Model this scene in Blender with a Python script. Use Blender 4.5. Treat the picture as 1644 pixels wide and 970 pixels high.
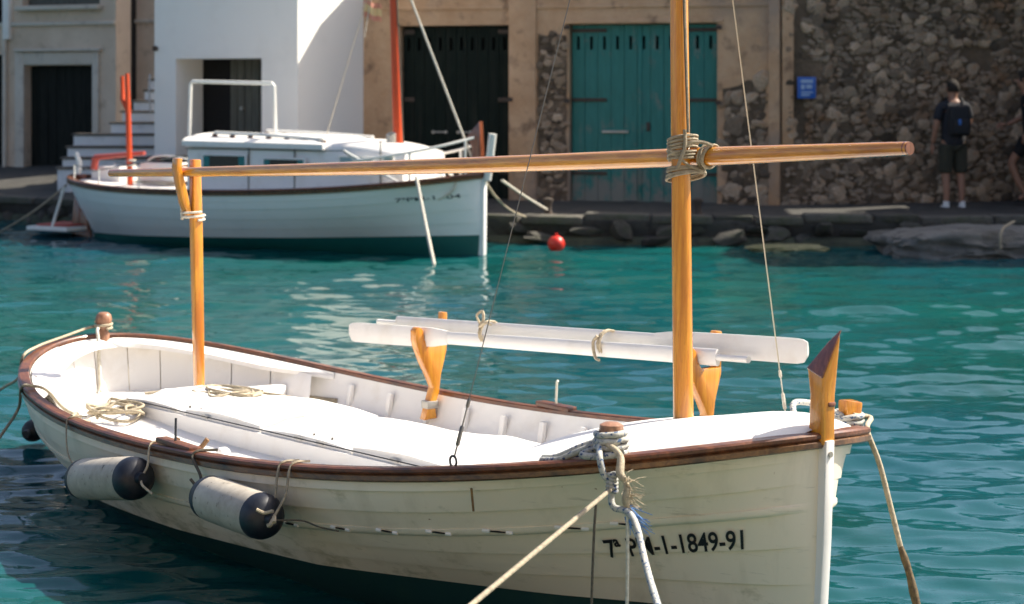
import bpy, bmesh, math, random
import numpy as np
from mathutils import Vector, Matrix, Quaternion, noise as mnoise

for _o in list(bpy.data.objects):
    bpy.data.objects.remove(_o)
scene = bpy.context.scene
col = scene.collection
rnd = random.Random(7)
R = math.radians

# ------------------------------------------------------------------ camera
CAM_H = 1.881                      # eye height over the water, standing on the near quay
FOC = 3000.0                       # focal length in photo pixels (1644 wide)
HOR = 140.0                        # photo row of the eye-level horizon
cam_d = bpy.data.cameras.new('camera')
cam = bpy.data.objects.new('camera', cam_d)
col.objects.link(cam)
cam.location = (0, 0, CAM_H)
cam.rotation_euler = (R(90), 0, 0)
cam_d.sensor_width = 36.0
cam_d.lens = FOC / 1644 * 36.0
cam_d.shift_y = -(485 - HOR) / 1644
cam_d.clip_end = 2000
cam_d.dof.use_dof = True
cam_d.dof.focus_distance = 6.9
cam_d.dof.aperture_fstop = 4.0
scene.camera = cam

# ------------------------------------------------------------------ light
SUN_EL = R(46.5)
SUN_AZ = R(68)                     # clockwise from +Y: behind the boats, to the right
S = Vector((math.sin(SUN_AZ) * math.cos(SUN_EL), math.cos(SUN_AZ) * math.cos(SUN_EL), math.sin(SUN_EL)))
world = bpy.data.worlds.new('World')
scene.world = world
world.use_nodes = True
wn = world.node_tree.nodes
wn.clear()
sky = wn.new('ShaderNodeTexSky')
sky.sky_type = 'NISHITA'
sky.sun_disc = False
sky.sun_elevation = SUN_EL
sky.sun_rotation = SUN_AZ
sky.dust_density = 3.0
sky.air_density = 0.8
sky.ozone_density = 0.8
bg = wn.new('ShaderNodeBackground')
bg.inputs['Strength'].default_value = 0.11
wo = wn.new('ShaderNodeOutputWorld')
world.node_tree.links.new(sky.outputs[0], bg.inputs[0])
world.node_tree.links.new(bg.outputs[0], wo.inputs[0])
sun_d = bpy.data.lights.new('sun', 'SUN')
sun_d.energy = 5.0
sun_d.angle = R(0.53)
sun_d.color = (1.0, 0.93, 0.80)
sun = bpy.data.objects.new('sun', sun_d)
col.objects.link(sun)
sun.rotation_euler = S.to_track_quat('Z', 'Y').to_euler()
sun.location = (30, 15, 40)
scene.view_settings.view_transform = 'Standard'
scene.view_settings.look = 'None'
scene.view_settings.exposure = 0.95
scene.view_settings.gamma = 1.0
scene.cycles.max_bounces = 8
scene.cycles.use_denoising = True


# ------------------------------------------------------------------ helpers
def at(px, py, d):
    """world point that stands d metres in front of the quay edge, given photo column and row"""
    return Vector(((px - 822) / FOC * d, d, CAM_H - (py - HOR) / FOC * d))


def atx(px, d):
    return (px - 822) / FOC * d


def tag(o, label=None, cat=None, group=None, kind=None):
    if label: o['label'] = label
    if cat: o['category'] = cat
    if group: o['group'] = group
    if kind: o['kind'] = kind
    return o


def empty(name, loc=(0, 0, 0), label=None, cat=None, group=None, rot=None):
    o = bpy.data.objects.new(name, None)
    o.location = loc
    o.empty_display_size = 0.2
    if rot: o.rotation_euler = rot
    col.objects.link(o)
    return tag(o, label, cat, group)


def shade(me, smooth, ang=35):
    if smooth:
        me.shade_smooth()
        try:
            me.set_sharp_from_angle(angle=R(ang))
        except Exception:
            pass


class MB:
    def __init__(self):
        self.v = []
        self.f = []

    def add(self, vs, fs):
        n = len(self.v)
        self.v += [tuple(p) for p in vs]
        self.f += [tuple(i + n for i in f) for f in fs]

    def box(self, c, s, M=None):
        hx, hy, hz = s[0] / 2, s[1] / 2, s[2] / 2
        vs = [Vector((x, y, z)) for z in (-hz, hz) for y in (-hy, hy) for x in (-hx, hx)]
        if M is not None:
            vs = [M @ p for p in vs]
        c = Vector(c)
        vs = [p + c for p in vs]
        self.add(vs, [(0, 2, 3, 1), (4, 5, 7, 6), (0, 1, 5, 4), (2, 6, 7, 3), (0, 4, 6, 2), (1, 3, 7, 5)])
        return self

    def hexa(self, p):
        """eight corners: bottom loop 0-3, top loop 4-7"""
        self.add(p, [(0, 3, 2, 1), (4, 5, 6, 7), (0, 1, 5, 4), (1, 2, 6, 5), (2, 3, 7, 6), (3, 0, 4, 7)])
        return self

    def grid(self, rows, close=False, flip=False):
        m, n = len(rows), len(rows[0])
        vs = [p for r in rows for p in r]
        fs = []
        for i in range(m - 1 + (1 if close else 0)):
            for j in range(n - 1):
                a, b = i * n + j, i * n + j + 1
                i2 = (i + 1) % m
                c, d = i2 * n + j + 1, i2 * n + j
                fs.append((a, d, c, b) if flip else (a, b, c, d))
        self.add(vs, fs)
        return self

    def tube(self, path, rad, seg=8, cap=True, sq=1.0):
        path = [Vector(p) for p in path]
        n = len(path)
        if not hasattr(rad, '__len__'):
            rad = [rad] * n
        t0 = (path[1] - path[0]).normalized()
        ref = Vector((0, 0, 1)) if abs(t0.z) < 0.9 else Vector((1, 0, 0))
        nv = t0.cross(ref).normalized()
        rings = []
        for i in range(n):
            t = (path[min(i + 1, n - 1)] - path[max(i - 1, 0)])
            t = t.normalized() if t.length > 1e-9 else t0
            nv = (nv - t * nv.dot(t))
            nv = nv.normalized() if nv.length > 1e-6 else t.orthogonal().normalized()
            bv = t.cross(nv)
            rings.append([path[i] + (nv * math.cos(2 * math.pi * k / seg) + bv * (sq * math.sin(2 * math.pi * k / seg))) * rad[i] for k in range(seg)])
        base = len(self.v)
        vs = [p for r in rings for p in r]
        fs = []
        for i in range(n - 1):
            for k in range(seg):
                a, b = i * seg + k, i * seg + (k + 1) % seg
                fs.append((a, b, b + seg, a + seg))
        if cap:
            fs.append(tuple(range(seg - 1, -1, -1)))
            fs.append(tuple((n - 1) * seg + k for k in range(seg)))
        self.add(vs, fs)
        return self

    def lathe(self, prof, c=(0, 0, 0), seg=20, M=None):
        """prof: (r, z) pairs round local z"""
        vs, fs = [], []
        for (r, z) in prof:
            for k in range(seg):
                a = 2 * math.pi * k / seg
                p = Vector((r * math.cos(a), r * math.sin(a), z))
                vs.append((M @ p if M is not None else p) + Vector(c))
        for i in range(len(prof) - 1):
            for k in range(seg):
                a, b = i * seg + k, i * seg + (k + 1) % seg
                fs.append((a, b, b + seg, a + seg))
        fs.append(tuple(range(seg - 1, -1, -1)))
        fs.append(tuple((len(prof) - 1) * seg + k for k in range(seg)))
        self.add(vs, fs)
        return self

    def prism(self, poly, fn, w0, w1):
        """poly: 2-D outline, fn(p, w) -> 3-D point; extruded from w0 to w1"""
        n = len(poly)
        vs = [fn(p, w0) for p in poly] + [fn(p, w1) for p in poly]
        fs = [tuple(range(n - 1, -1, -1)), tuple(range(n, 2 * n))]
        fs += [(i, (i + 1) % n, n + (i + 1) % n, n + i) for i in range(n)]
        self.add(vs, fs)
        return self

    def mesh(self, name, smooth=False, bevel=0.0, ang=35, fix=True, bseg=2):
        me = bpy.data.meshes.new(name)
        me.from_pydata(self.v, [], self.f)
        if fix or bevel:
            bm = bmesh.new()
            bm.from_mesh(me)
            if fix:
                bmesh.ops.recalc_face_normals(bm, faces=bm.faces)
            if bevel:
                es = [e for e in bm.edges if len(e.link_faces) == 2 and e.calc_face_angle(0) > R(30)]
                bmesh.ops.bevel(bm, geom=es, offset=bevel, segments=bseg, affect='EDGES', profile=0.5, clamp_overlap=True)
            bm.to_mesh(me)
            bm.free()
        shade(me, smooth or bevel > 0, ang)
        return me

    def build(self, name, mat, parent=None, smooth=False, bevel=0.0, ang=35, fix=True, bseg=2):
        me = self.mesh(name, smooth, bevel, ang, fix, bseg)
        if mat: me.materials.append(mat)
        o = bpy.data.objects.new(name, me)
        col.objects.link(o)
        if parent: o.parent = parent
        return o


def inst(name, me, parent=None, M=None):
    o = bpy.data.objects.new(name, me)
    col.objects.link(o)
    if parent: o.parent = parent
    if M is not None: o.matrix_local = M
    return o


def spline(pts, n=8):
    P = [Vector(p) for p in pts]
    P = [P[0] * 2 - P[1]] + P + [P[-1] * 2 - P[-2]]
    out = []
    for i in range(1, len(P) - 2):
        p0, p1, p2, p3 = P[i - 1:i + 3]
        for k in range(n):
            t = k / n
            out.append(0.5 * ((2 * p1) + (p2 - p0) * t + (2 * p0 - 5 * p1 + 4 * p2 - p3) * t * t + (3 * p1 - p0 - 3 * p2 + p3) * t ** 3))
    out.append(P[-2])
    return out


def sag(a, b, s, n=14):
    a, b = Vector(a), Vector(b)
    return [a.lerp(b, i / n) - Vector((0, 0, s * 4 * (i / n) * (1 - i / n))) for i in range(n + 1)]


# ------------------------------------------------------------------ materials
def nmat(name):
    m = bpy.data.materials.new(name)
    m.use_nodes = True
    nt = m.node_tree
    return m, nt, nt.nodes['Principled BSDF']


def mix(nt, fac, a, b):
    x = nt.nodes.new('ShaderNodeMix')
    x.data_type = 'RGBA'
    for sock, val in ((x.inputs['Factor'], fac), (x.inputs['A'], a), (x.inputs['B'], b)):
        if hasattr(val, 'links'):
            nt.links.new(val, sock)
        elif isinstance(val, (int, float)):
            sock.default_value = val
        else:
            sock.default_value = (*val, 1)
    return x.outputs['Result']


def tex_noise(nt, scale, detail=4, rough=0.55, coord='Object', mapping=None, dist=0.0):
    tc = nt.nodes.new('ShaderNodeTexCoord')
    src = tc.outputs[coord]
    if mapping:
        mp = nt.nodes.new('ShaderNodeMapping')
        mp.inputs['Scale'].default_value = mapping
        nt.links.new(src, mp.inputs[0])
        src = mp.outputs[0]
    n = nt.nodes.new('ShaderNodeTexNoise')
    n.inputs['Scale'].default_value = scale
    n.inputs['Detail'].default_value = detail
    n.inputs['Roughness'].default_value = rough
    n.inputs['Distortion'].default_value = dist
    nt.links.new(src, n.inputs['Vector'])
    return n.outputs['Fac']


def ramp(nt, src, p0, p1, c0=(0, 0, 0), c1=(1, 1, 1)):
    r = nt.nodes.new('ShaderNodeValToRGB')
    r.color_ramp.elements[0].position = p0
    r.color_ramp.elements[1].position = p1
    r.color_ramp.elements[0].color = (*c0, 1)
    r.color_ramp.elements[1].color = (*c1, 1)
    nt.links.new(src, r.inputs[0])
    return r.outputs[0]


def bump(nt, bsdf, src, strength=0.3, dist=0.01):
    b = nt.nodes.new('ShaderNodeBump')
    b.inputs['Strength'].default_value = strength
    b.inputs['Distance'].default_value = dist
    nt.links.new(src, b.inputs['Height'])
    nt.links.new(b.outputs[0], bsdf.inputs['Normal'])


def paint(name, c, rough=0.4, dirt=None, dirt_amt=0.5, scale=3.0, bstr=0.1, bscale=40, stretch=None, rvar=False):
    m, nt, b = nmat(name)
    b.inputs['Roughness'].default_value = rough
    n1 = tex_noise(nt, scale, 6, 0.62, mapping=stretch)
    d = dirt or tuple(x * 0.75 for x in c)
    f = ramp(nt, n1, 0.52, 0.78)
    fm = nt.nodes.new('ShaderNodeMath')
    fm.operation = 'MULTIPLY'
    fm.inputs[1].default_value = dirt_amt
    nt.links.new(f, fm.inputs[0])
    nt.links.new(mix(nt, fm.outputs[0], c, d), b.inputs['Base Color'])
    if bstr:
        bump(nt, b, tex_noise(nt, bscale, 4), bstr, 0.004)
    return m


def wood(name, c0, c1, rough=0.3, coat=0.0, grain=(1, 12, 12), scale=6.0, knots=None):
    m, nt, b = nmat(name)
    n = tex_noise(nt, scale, 8, 0.6, mapping=grain, dist=0.6)
    f = ramp(nt, n, 0.34, 0.66)
    c = mix(nt, f, c0, c1)
    n2 = tex_noise(nt, scale * 0.35, 4, 0.6, mapping=(grain[0], grain[1] * .4, grain[2] * .4))
    n3 = tex_noise(nt, scale * 3.2, 5, 0.7, mapping=(grain[0] * .5, grain[1] * 1.6, grain[2] * 1.6) if grain[0] < grain[2] else (grain[0] * 1.6, grain[1] * 1.6, grain[2] * .5))
    c = mix(nt, ramp(nt, n3, 0.56, 0.72), c, tuple(x * 0.45 for x in c0))
    f2 = ramp(nt, n2, 0.52, 0.72)
    c = mix(nt, f2, c, knots or tuple(x * 0.6 for x in c0))
    nt.links.new(c, b.inputs['Base Color'])
    b.inputs['Roughness'].default_value = rough
    b.inputs['Coat Weight'].default_value = coat
    b.inputs['Coat Roughness'].default_value = 0.12
    bump(nt, b, n, 0.12, 0.002)
    return m


def ropemat(name, c, c2=None, fleck=None):
    m, nt, b = nmat(name)
    b.inputs['Roughness'].default_value = 0.85
    n = tex_noise(nt, 60, 4, 0.7)
    f = ramp(nt, n, 0.35, 0.7)
    cc = mix(nt, f, c2 or tuple(x * 0.55 for x in c), c)
    if fleck:
        n2 = tex_noise(nt, 75, 2, 0.5)
        cc = mix(nt, ramp(nt, n2, 0.57, 0.62), cc, fleck)
    nt.links.new(cc, b.inputs['Base Color'])
    bump(nt, b, tex_noise(nt, 220, 3), 0.6, 0.003)
    return m


def stonemat(name, cols, scale=2.5, rough=0.9, bstr=0.6, bdist=0.03):
    m, nt, b = nmat(name)
    b.inputs['Roughness'].default_value = rough
    n = tex_noise(nt, scale, 8, 0.65)
    c = mix(nt, ramp(nt, n, 0.35, 0.65), cols[0], cols[1])
    n2 = tex_noise(nt, scale * 3.1, 6, 0.6)
    c = mix(nt, ramp(nt, n2, 0.55, 0.7), c, cols[2])
    if len(cols) > 3:
        n3 = tex_noise(nt, scale * 0.45, 5, 0.6)
        c = mix(nt, ramp(nt, n3, 0.52, 0.66), c, cols[3])
    nt.links.new(c, b.inputs['Base Color'])
    bump(nt, b, tex_noise(nt, scale * 9, 8, 0.65), bstr, bdist)
    return m


def rand_tint(m, lo=0.6, hi=1.35, hue=0.0):
    """brightness varies from one object to the next"""
    nt = m.node_tree
    b = nt.nodes['Principled BSDF']
    link = b.inputs['Base Color'].links[0]
    src = link.from_socket
    oi = nt.nodes.new('ShaderNodeObjectInfo')
    mr = nt.nodes.new('ShaderNodeMapRange')
    mr.inputs['To Min'].default_value = lo
    mr.inputs['To Max'].default_value = hi
    nt.links.new(oi.outputs['Random'], mr.inputs[0])
    hs = nt.nodes.new('ShaderNodeHueSaturation')
    nt.links.new(src, hs.inputs['Color'])
    nt.links.new(mr.outputs[0], hs.inputs['Value'])
    nt.links.new(hs.outputs[0], b.inputs['Base Color'])
    return m


M = {}
M['white'] = paint('white_paint', (.80, .775, .74), .42, (.58, .52, .43), .5, 5.0, .12, 22)
M['hull'] = paint('hull_paint', (.80, .715, .575), .40, (.50, .43, .31), .6, 4.5, .14, 14, (1.4, 1.4, .35))
nt_ = M['hull'].node_tree                     # grime along the waterline and rust specks
b_ = nt_.nodes['Principled BSDF']
_src = b_.inputs['Base Color'].links[0].from_socket
_tc = nt_.nodes.new('ShaderNodeTexCoord')
_sx = nt_.nodes.new('ShaderNodeSeparateXYZ')
nt_.links.new(_tc.outputs['Object'], _sx.inputs[0])
_mr = nt_.nodes.new('ShaderNodeMapRange')
_mr.inputs['From Min'].default_value = .36
_mr.inputs['From Max'].default_value = .12
_mr.inputs['To Min'].default_value = 0
_mr.inputs['To Max'].default_value = .20
nt_.links.new(_sx.outputs['Z'], _mr.inputs[0])
_ad = nt_.nodes.new('ShaderNodeMath')
nt_.links.new(_mr.outputs[0], _ad.inputs[0])
nt_.links.new(tex_noise(nt_, 7, 7, .65, mapping=(1, 1, 2.2)), _ad.inputs[1])
_c = mix(nt_, ramp(nt_, _ad.outputs[0], .60, .80), _src, (.40, .36, .23))
_c = mix(nt_, ramp(nt_, tex_noise(nt_, 26, 3, .6), .74, .78), _c, (.26, .13, .06))
_c = mix(nt_, ramp(nt_, tex_noise(nt_, 9, 6, .7, mapping=(.5, .5, 7)), .63, .72), _c, (.52, .46, .36))
nt_.links.new(_c, b_.inputs['Base Color'])
M['hull_far'] = paint('hull_paint_far', (.80, .80, .765), .4, (.64, .63, .58), .4, 2.5, .08, 14)
M['boot'] = paint('bottom_paint', (.006, .035, .033), .5, (.02, .05, .03), .6, 6, .2, 30)
M['boot_far'] = paint('bottom_paint_far', (.006, .10, .085), .45, (.01, .05, .04), .5, 6, .1, 30)
M['rail'] = wood('mahogany_rail', (.075, .022, .008), (.19, .060, .020), .45, .2, (3, 14, 14), 5, (.035, .012, .010))
M['rail_low'] = wood('rubbing_strake_wood', (.10, .035, .012), (.22, .10, .03), .4, .5, (3, 14, 14), 5, (.02, .01, .008))
M['pine'] = wood('varnished_pine', (.56, .19, .010), (.72, .31, .022), .22, .8, (14, 14, 1.2), 5, (.42, .125, .008))
M['pine_x'] = wood('varnished_pine_spar', (.54, .19, .012), (.72, .33, .035), .22, .8, (1.2, 14, 14), 5, (.32, .095, .008))
M['darkwood'] = wood('dark_varnish', (.12, .03, .012), (.24, .07, .03), .25, .8, (10, 10, 2), 6)
M['bitt'] = wood('bitt_wood', (.22, .10, .05), (.40, .20, .12), .5, .2, (8, 8, 3), 9)
M['rope'] = ropemat('hemp_rope', (.56, .47, .33))
M['rope_grey'] = ropemat('weathered_rope', (.40, .34, .24))
M['rope_dark'] = ropemat('dark_rope', (.13, .11, .08))
M['rope_white'] = ropemat('white_rope', (.76, .72, .62), (.52, .47, .38))
M['rope_blue'] = ropemat('blue_fleck_rope', (.55, .54, .48), (.36, .36, .33), (.05, .10, .20))
M['rope_fleck'] = ropemat('dark_fleck_rope', (.50, .49, .44), (.30, .30, .28), (.02, .05, .14))
M['weed'] = ropemat('weedy_rope', (.22, .15, .07), (.07, .05, .03))
M['blue_fibre'] = ropemat('blue_fibre', (.16, .34, .66), (.10, .22, .5))
M['wire'] = paint('steel_wire', (.18, .17, .15), .4, None, .2, 20, 0)
M['stay'] = paint('pale_stay', (.55, .48, .36), .5, None, .3, 20, 0)
M['black'] = paint('black_rubber', (.015, .016, .02), .5, None, .3, 10, .1)
M['steel'] = paint('galvanised_steel', (.42, .40, .36), .45, (.25, .17, .10), .6, 14, .1)
for _k in ('steel', 'wire'):
    M[_k].node_tree.nodes['Principled BSDF'].inputs['Metallic'].default_value = .6
M['rust'] = paint('rusty_bronze', (.16, .08, .03), .7, (.32, .20, .05), .8, 40, .3)
M['navy'] = paint('navy_rubber', (.008, .010, .018), .45, (.05, .05, .055), .6, 12, .15)
M['letter'] = paint('black_letter', (.012, .012, .014), .5, None, .2, 10, 0)
M['letter_far'] = paint('grey_letter', (.07, .08, .09), .6, None, .2, 10, 0)
M['orange'] = paint('orange_paint', (.66, .075, .015), .45, (.42, .05, .015), .5, 6, .1)
M['red'] = paint('red_float', (.62, .025, .012), .4, (.4, .03, .015), .5, 5, .05)
M['tiller'] = paint('dull_red_paint', (.42, .07, .05), .5, (.25, .05, .03), .5, 6, .1)
M['tube'] = paint('white_tube', (.80, .78, .72), .35, (.5, .42, .32), .4, 12, 0)
M['curtain'] = paint('teal_curtain', (.03, .19, .19), .8, None, .4, 8, .1)
m_, nt_, b_ = nmat('dark_glass')
b_.inputs['Base Color'].default_value = (.012, .014, .015, 1)
b_.inputs['Roughness'].default_value = .06
M['glass'] = m_
m_, nt_, b_ = nmat('pale_glass')
b_.inputs['Base Color'].default_value = (.30, .42, .46, 1)
b_.inputs['Roughness'].default_value = .08
M['glass_pale'] = m_
m_, nt_, b_ = nmat('fender_vinyl')          # scuffed grey-white vinyl
b_.inputs['Roughness'].default_value = .5
_n = tex_noise(nt_, 9, 8, .7, mapping=(1, 1, 1))
_c = mix(nt_, ramp(nt_, _n, .34, .74), (.52, .47, .39), (.29, .245, .19))
_n = tex_noise(nt_, 40, 4, .6)
_c = mix(nt_, ramp(nt_, _n, .62, .70), _c, (.10, .08, .06))
nt_.links.new(_c, b_.inputs['Base Color'])
bump(nt_, b_, _n, .15, .003)
M['fender'] = m_

# masonry
M['white_wall'] = paint('limewash', (.85, .82, .765), .9, (.68, .65, .60), .5, 1.2, .35, 26)
M['beige'] = stonemat('beige_stone', ((.60, .46, .34), (.70, .56, .43), (.44, .34, .25), (.50, .385, .28)), 1.1, .9, .3, .02)
M['beige_trim'] = stonemat('beige_trim', ((.56, .49, .40), (.64, .57, .48), (.44, .38, .32)), 1.4, .9, .25, .015)
M['sandstone'] = stonemat('sandstone', ((.50, .39, .26), (.58, .47, .33), (.42, .33, .22)), 1.0, .9, .3, .02)
M['plaster'] = stonemat('ochre_plaster', ((.46, .275, .15), (.60, .40, .25), (.25, .155, .095), (.36, .26, .19)), 1.3, .95, .7, .04)
M['mortar'] = stonemat('rubble_mortar', ((.10, .070, .045), (.16, .115, .075), (.05, .036, .024), (.22, .155, .105)), 2.6, .95, .9, .05)
M['stone'] = rand_tint(stonemat('rubble_stone', ((.30, .215, .145), (.46, .36, .26), (.17, .115, .075), (.34, .20, .11)), 4.0, .9, .8, .03), .22, 1.75)
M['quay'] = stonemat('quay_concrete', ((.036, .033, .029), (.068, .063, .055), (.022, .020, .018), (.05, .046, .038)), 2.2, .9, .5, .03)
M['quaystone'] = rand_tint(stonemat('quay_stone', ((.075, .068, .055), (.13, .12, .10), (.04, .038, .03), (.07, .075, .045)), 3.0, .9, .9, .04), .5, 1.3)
M['weedstone'] = stonemat('weedy_stone', ((.035, .04, .025), (.08, .085, .05), (.02, .025, .02)), 4, .85, .6, .03)
M['rock'] = stonemat('shore_rock', ((.13, .125, .11), (.21, .20, .18), (.07, .066, .058), (.09, .085, .07)), 2.4, .9, .8, .04)
M['algae'] = stonemat('algae_rock', ((.17, .17, .07), (.27, .26, .14), (.09, .095, .04)), 4, .85, .6, .03)
M['step'] = paint('whitewashed_step', (.76, .76, .75), .9, (.36, .35, .34), .6, 3, .3, 20)
M['tread'] = stonemat('step_tread', ((.10, .085, .07), (.16, .14, .115), (.07, .06, .05)), 3, .9, .4, .02)
M['door_dark'] = wood('dark_green_boards', (.006, .011, .009), (.012, .019, .015), .75, 0, (9, 9, 1), 4, (.02, .022, .018))
M['garage'] = wood('black_green_boards', (.012, .014, .012), (.022, .024, .020), .75, 0, (9, 9, 1), 4)
for _k in ('door_dark', 'garage'):
    M[_k].node_tree.nodes['Principled BSDF'].inputs['Specular IOR Level'].default_value = .12
M['hole'] = paint('dark_interior', (.006, .006, .006), .9, None, .2, 4, 0)
m_, nt_, b_ = nmat('teal_door_paint')
b_.inputs['Roughness'].default_value = .6
_n = tex_noise(nt_, 3.0, 8, .65, mapping=(6, 6, 1))
_c = mix(nt_, ramp(nt_, _n, .35, .7), (.008, .135, .115), (.018, .185, .165))
_tc = nt_.nodes.new('ShaderNodeTexCoord')
_sx = nt_.nodes.new('ShaderNodeSeparateXYZ')
nt_.links.new(_tc.outputs['Object'], _sx.inputs[0])
_n2 = tex_noise(nt_, 3.2, 8, .7, mapping=(1.5, 1.5, .8))
_mr = nt_.nodes.new('ShaderNodeMapRange')      # bare worn wood along the foot of the boards
_mr.inputs['From Min'].default_value = 0.85
_mr.inputs['From Max'].default_value = 0.0
_mr.inputs['To Min'].default_value = 0.0
_mr.inputs['To Max'].default_value = 0.22
nt_.links.new(_sx.outputs['Z'], _mr.inputs[0])
_ad = nt_.nodes.new('ShaderNodeMath')
nt_.links.new(_mr.outputs[0], _ad.inputs[0])
nt_.links.new(_n2, _ad.inputs[1])
_c = mix(nt_, ramp(nt_, _ad.outputs[0], .57, .70), _c, (.17, .175, .15))
nt_.links.new(_c, b_.inputs['Base Color'])
bump(nt_, b_, _n, .3, .006)
M['teal'] = m_
M['shutter'] = wood('grey_shutter', (.075, .075, .06), (.13, .13, .105), .8, 0, (20, 20, 1), 3)
M['iron'] = paint('old_iron', (.06, .045, .035), .8, (.16, .08, .04), .6, 12, .3)
M['sign'] = paint('blue_sign', (.015, .10, .42), .4, (.03, .16, .5), .4, 4, 0)
M['signw'] = paint('pale_sign', (.30, .42, .62), .5, None, .3, 6, 0)
M['skin'] = paint('skin', (.30, .15, .095), .55, (.36, .17, .11), .4, 8, .1)
M['shirt'] = paint('dark_shirt', (.018, .019, .026), .9, None, .3, 10, .3)
M['shorts'] = paint('olive_shorts', (.036, .034, .022), .9, None, .3, 10, .3)
M['blackcloth'] = paint('black_cloth', (.012, .011, .012), .9, None, .3, 10, .3)
M['hair'] = paint('dark_hair', (.02, .014, .01), .95, None, .3, 30, .4)
M['shoe'] = paint('white_shoe', (.70, .70, .70), .6, (.5, .5, .5), .4, 12, .1)
M['pack'] = paint('black_backpack', (.010, .010, .013), .8, None, .3, 10, .3)
M['tagblue'] = paint('blue_tag', (.03, .14, .45), .5, None, .2, 10, 0)
M['flag_r'] = paint('flag_red', (.58, .26, .18), .9, None, .3, 10, .2)
M['flag_y'] = paint('flag_yellow', (.68, .52, .26), .9, None, .3, 10, .2)

# water: deep turquoise body, sharp ripples
m_, nt_, b_ = nmat('harbour_water')
_n = tex_noise(nt_, .22, 3, .5, mapping=(1, .5, 1))
_c = mix(nt_, ramp(nt_, _n, .38, .66), (.004, .074, .066), (.004, .056, .080))
_n = tex_noise(nt_, 1.1, 4, .6, mapping=(1, .35, 1))
_c = mix(nt_, ramp(nt_, _n, .50, .75), _c, (.003, .048, .042))
nt_.links.new(_c, b_.inputs['Base Color'])
b_.inputs['Roughness'].default_value = .02
b_.inputs['IOR'].default_value = 1.33
_n1 = tex_noise(nt_, 12.0, 4, .55, mapping=(.45, 1.2, 1), dist=.8)
bump(nt_, b_, _n1, .045, .05)
M['water'] = m_

# ------------------------------------------------------------------ water sheet and far sea bed
WX0, WX1, WY0, WY1 = -8.5, 8.5, 4.0, 27.0


def waves(X, Y):
    rg = np.random.default_rng(3)
    Z = np.zeros_like(X)
    for k in range(54):
        lam = 0.10 * (1.062 ** k)                      # 0.10 m .. 2.4 m
        th = rg.normal(-1.66, 0.36)
        amp = 0.0072 * lam * rg.uniform(.5, 1.25) * (.80 if lam < .2 else 1.35 if lam < .45 else 1.0 if lam < .75 else (.75 / lam) ** 1.1)
        ph = rg.uniform(0, 6.28)
        kx, ky = math.cos(th) * 6.283 / lam, math.sin(th) * 6.283 / lam
        wob = 0.6 * np.sin(X * rg.uniform(.3, .9) + Y * rg.uniform(.3, .9) + ph * 2)
        Z += amp * (1.55 * np.exp(1.1 * (np.sin(kx * X + ky * Y + ph + wob) - 1)) - .75)
    return Z


def make_water():
    ys = [WY0]
    while ys[-1] < WY1:
        ys.append(ys[-1] + 0.019 * max(1.0, (ys[-1] / 7.0) ** 1.2))
    xs = np.arange(WX0, WX1 + 1e-6, 0.030)
    ys = np.array(ys)
    X, Y = np.meshgrid(xs, ys)
    Z = waves(X, Y)
    nx, ny = len(xs), len(ys)
    co = np.stack([X, Y, Z], -1).reshape(-1, 3)
    idx = np.arange(nx * ny).reshape(ny, nx)
    q = np.stack([idx[:-1, :-1], idx[:-1, 1:], idx[1:, 1:], idx[1:, :-1]], -1).reshape(-1, 4)
    # a wide calm apron reaching the horizon joins on outside the ripple field
    base = len(co)
    big = 900.0
    ap = [(-big, -30, -.03), (big, -30, -.03), (big, big, -.03), (-big, big, -.03)]
    me = bpy.data.meshes.new('water')
    nv = len(co)
    me.vertices.add(nv + 4)
    me.vertices.foreach_set('co', np.concatenate([co, np.array(ap)]).astype(np.float32).ravel())
    nq = len(q)
    loops = np.concatenate([q.ravel(), np.arange(base, base + 4)])
    me.loops.add(len(loops))
    me.loops.foreach_set('vertex_index', loops.astype(np.int32))
    me.polygons.add(nq + 1)
    me.polygons.foreach_set('loop_start', (np.arange(nq + 1) * 4).astype(np.int32))
    me.polygons.foreach_set('loop_total', np.full(nq + 1, 4, np.int32))
    me.polygons.foreach_set('use_smooth', np.ones(nq + 1, bool))
    me.update()
    me.validate()
    me.materials.append(M['water'])
    o = bpy.data.objects.new('water', me)
    col.objects.link(o)
    o['kind'] = 'structure'


make_water()

# shared low-poly stone shapes
STONES = []
QSTONES = []
for k in range(9):
    bm = bmesh.new()
    bmesh.ops.create_icosphere(bm, subdivisions=2, radius=.5)
    for v in bm.verts:
        q = v.co.copy()
        p = 5.0
        s = (abs(q.x) ** p + abs(q.y) ** p + abs(q.z) ** p) ** (1 / p)
        v.co = q * (.5 / s) * (.88 + .46 * mnoise.noise(q * 2.0 + Vector((k * 7.3, k * 3.1, 0))))
    bmesh.ops.dissolve_limit(bm, angle_limit=R(9), verts=bm.verts, edges=bm.edges)
    me = bpy.data.meshes.new('stone')
    bm.to_mesh(me)
    bm.free()
    me.materials.append(M['stone'])
    shade(me, True, 40)
    STONES.append(me)
    if k < 5:
        m2 = me.copy()
        m2.materials.clear()
        m2.materials.append(M['quaystone'])
        QSTONES.append(m2)


# ------------------------------------------------------------------ quays and terrain
# far quay: edge runs from the left bank to a bend, then along the boathouses
EDGE = [(-16.0, 31.7), (-7.3, 26.7), (-.30, 22.75), (1.2, 22.45), (6.2, 22.3), (14, 22.4)]


def edge_y(x):
    for (x0, y0), (x1, y1) in zip(EDGE[:-1], EDGE[1:]):
        if x0 <= x <= x1:
            return y0 + (y1 - y0) * (x - x0) / (x1 - x0)
    return EDGE[0][1] if x < EDGE[0][0] else EDGE[-1][1]


def quay_z(x, y):
    d = max(0.0, y - edge_y(x))
    return .30 + (.075 * d if x < -1.2 else .016 * d) * (1 if d < 5 else 5 / d)


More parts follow.
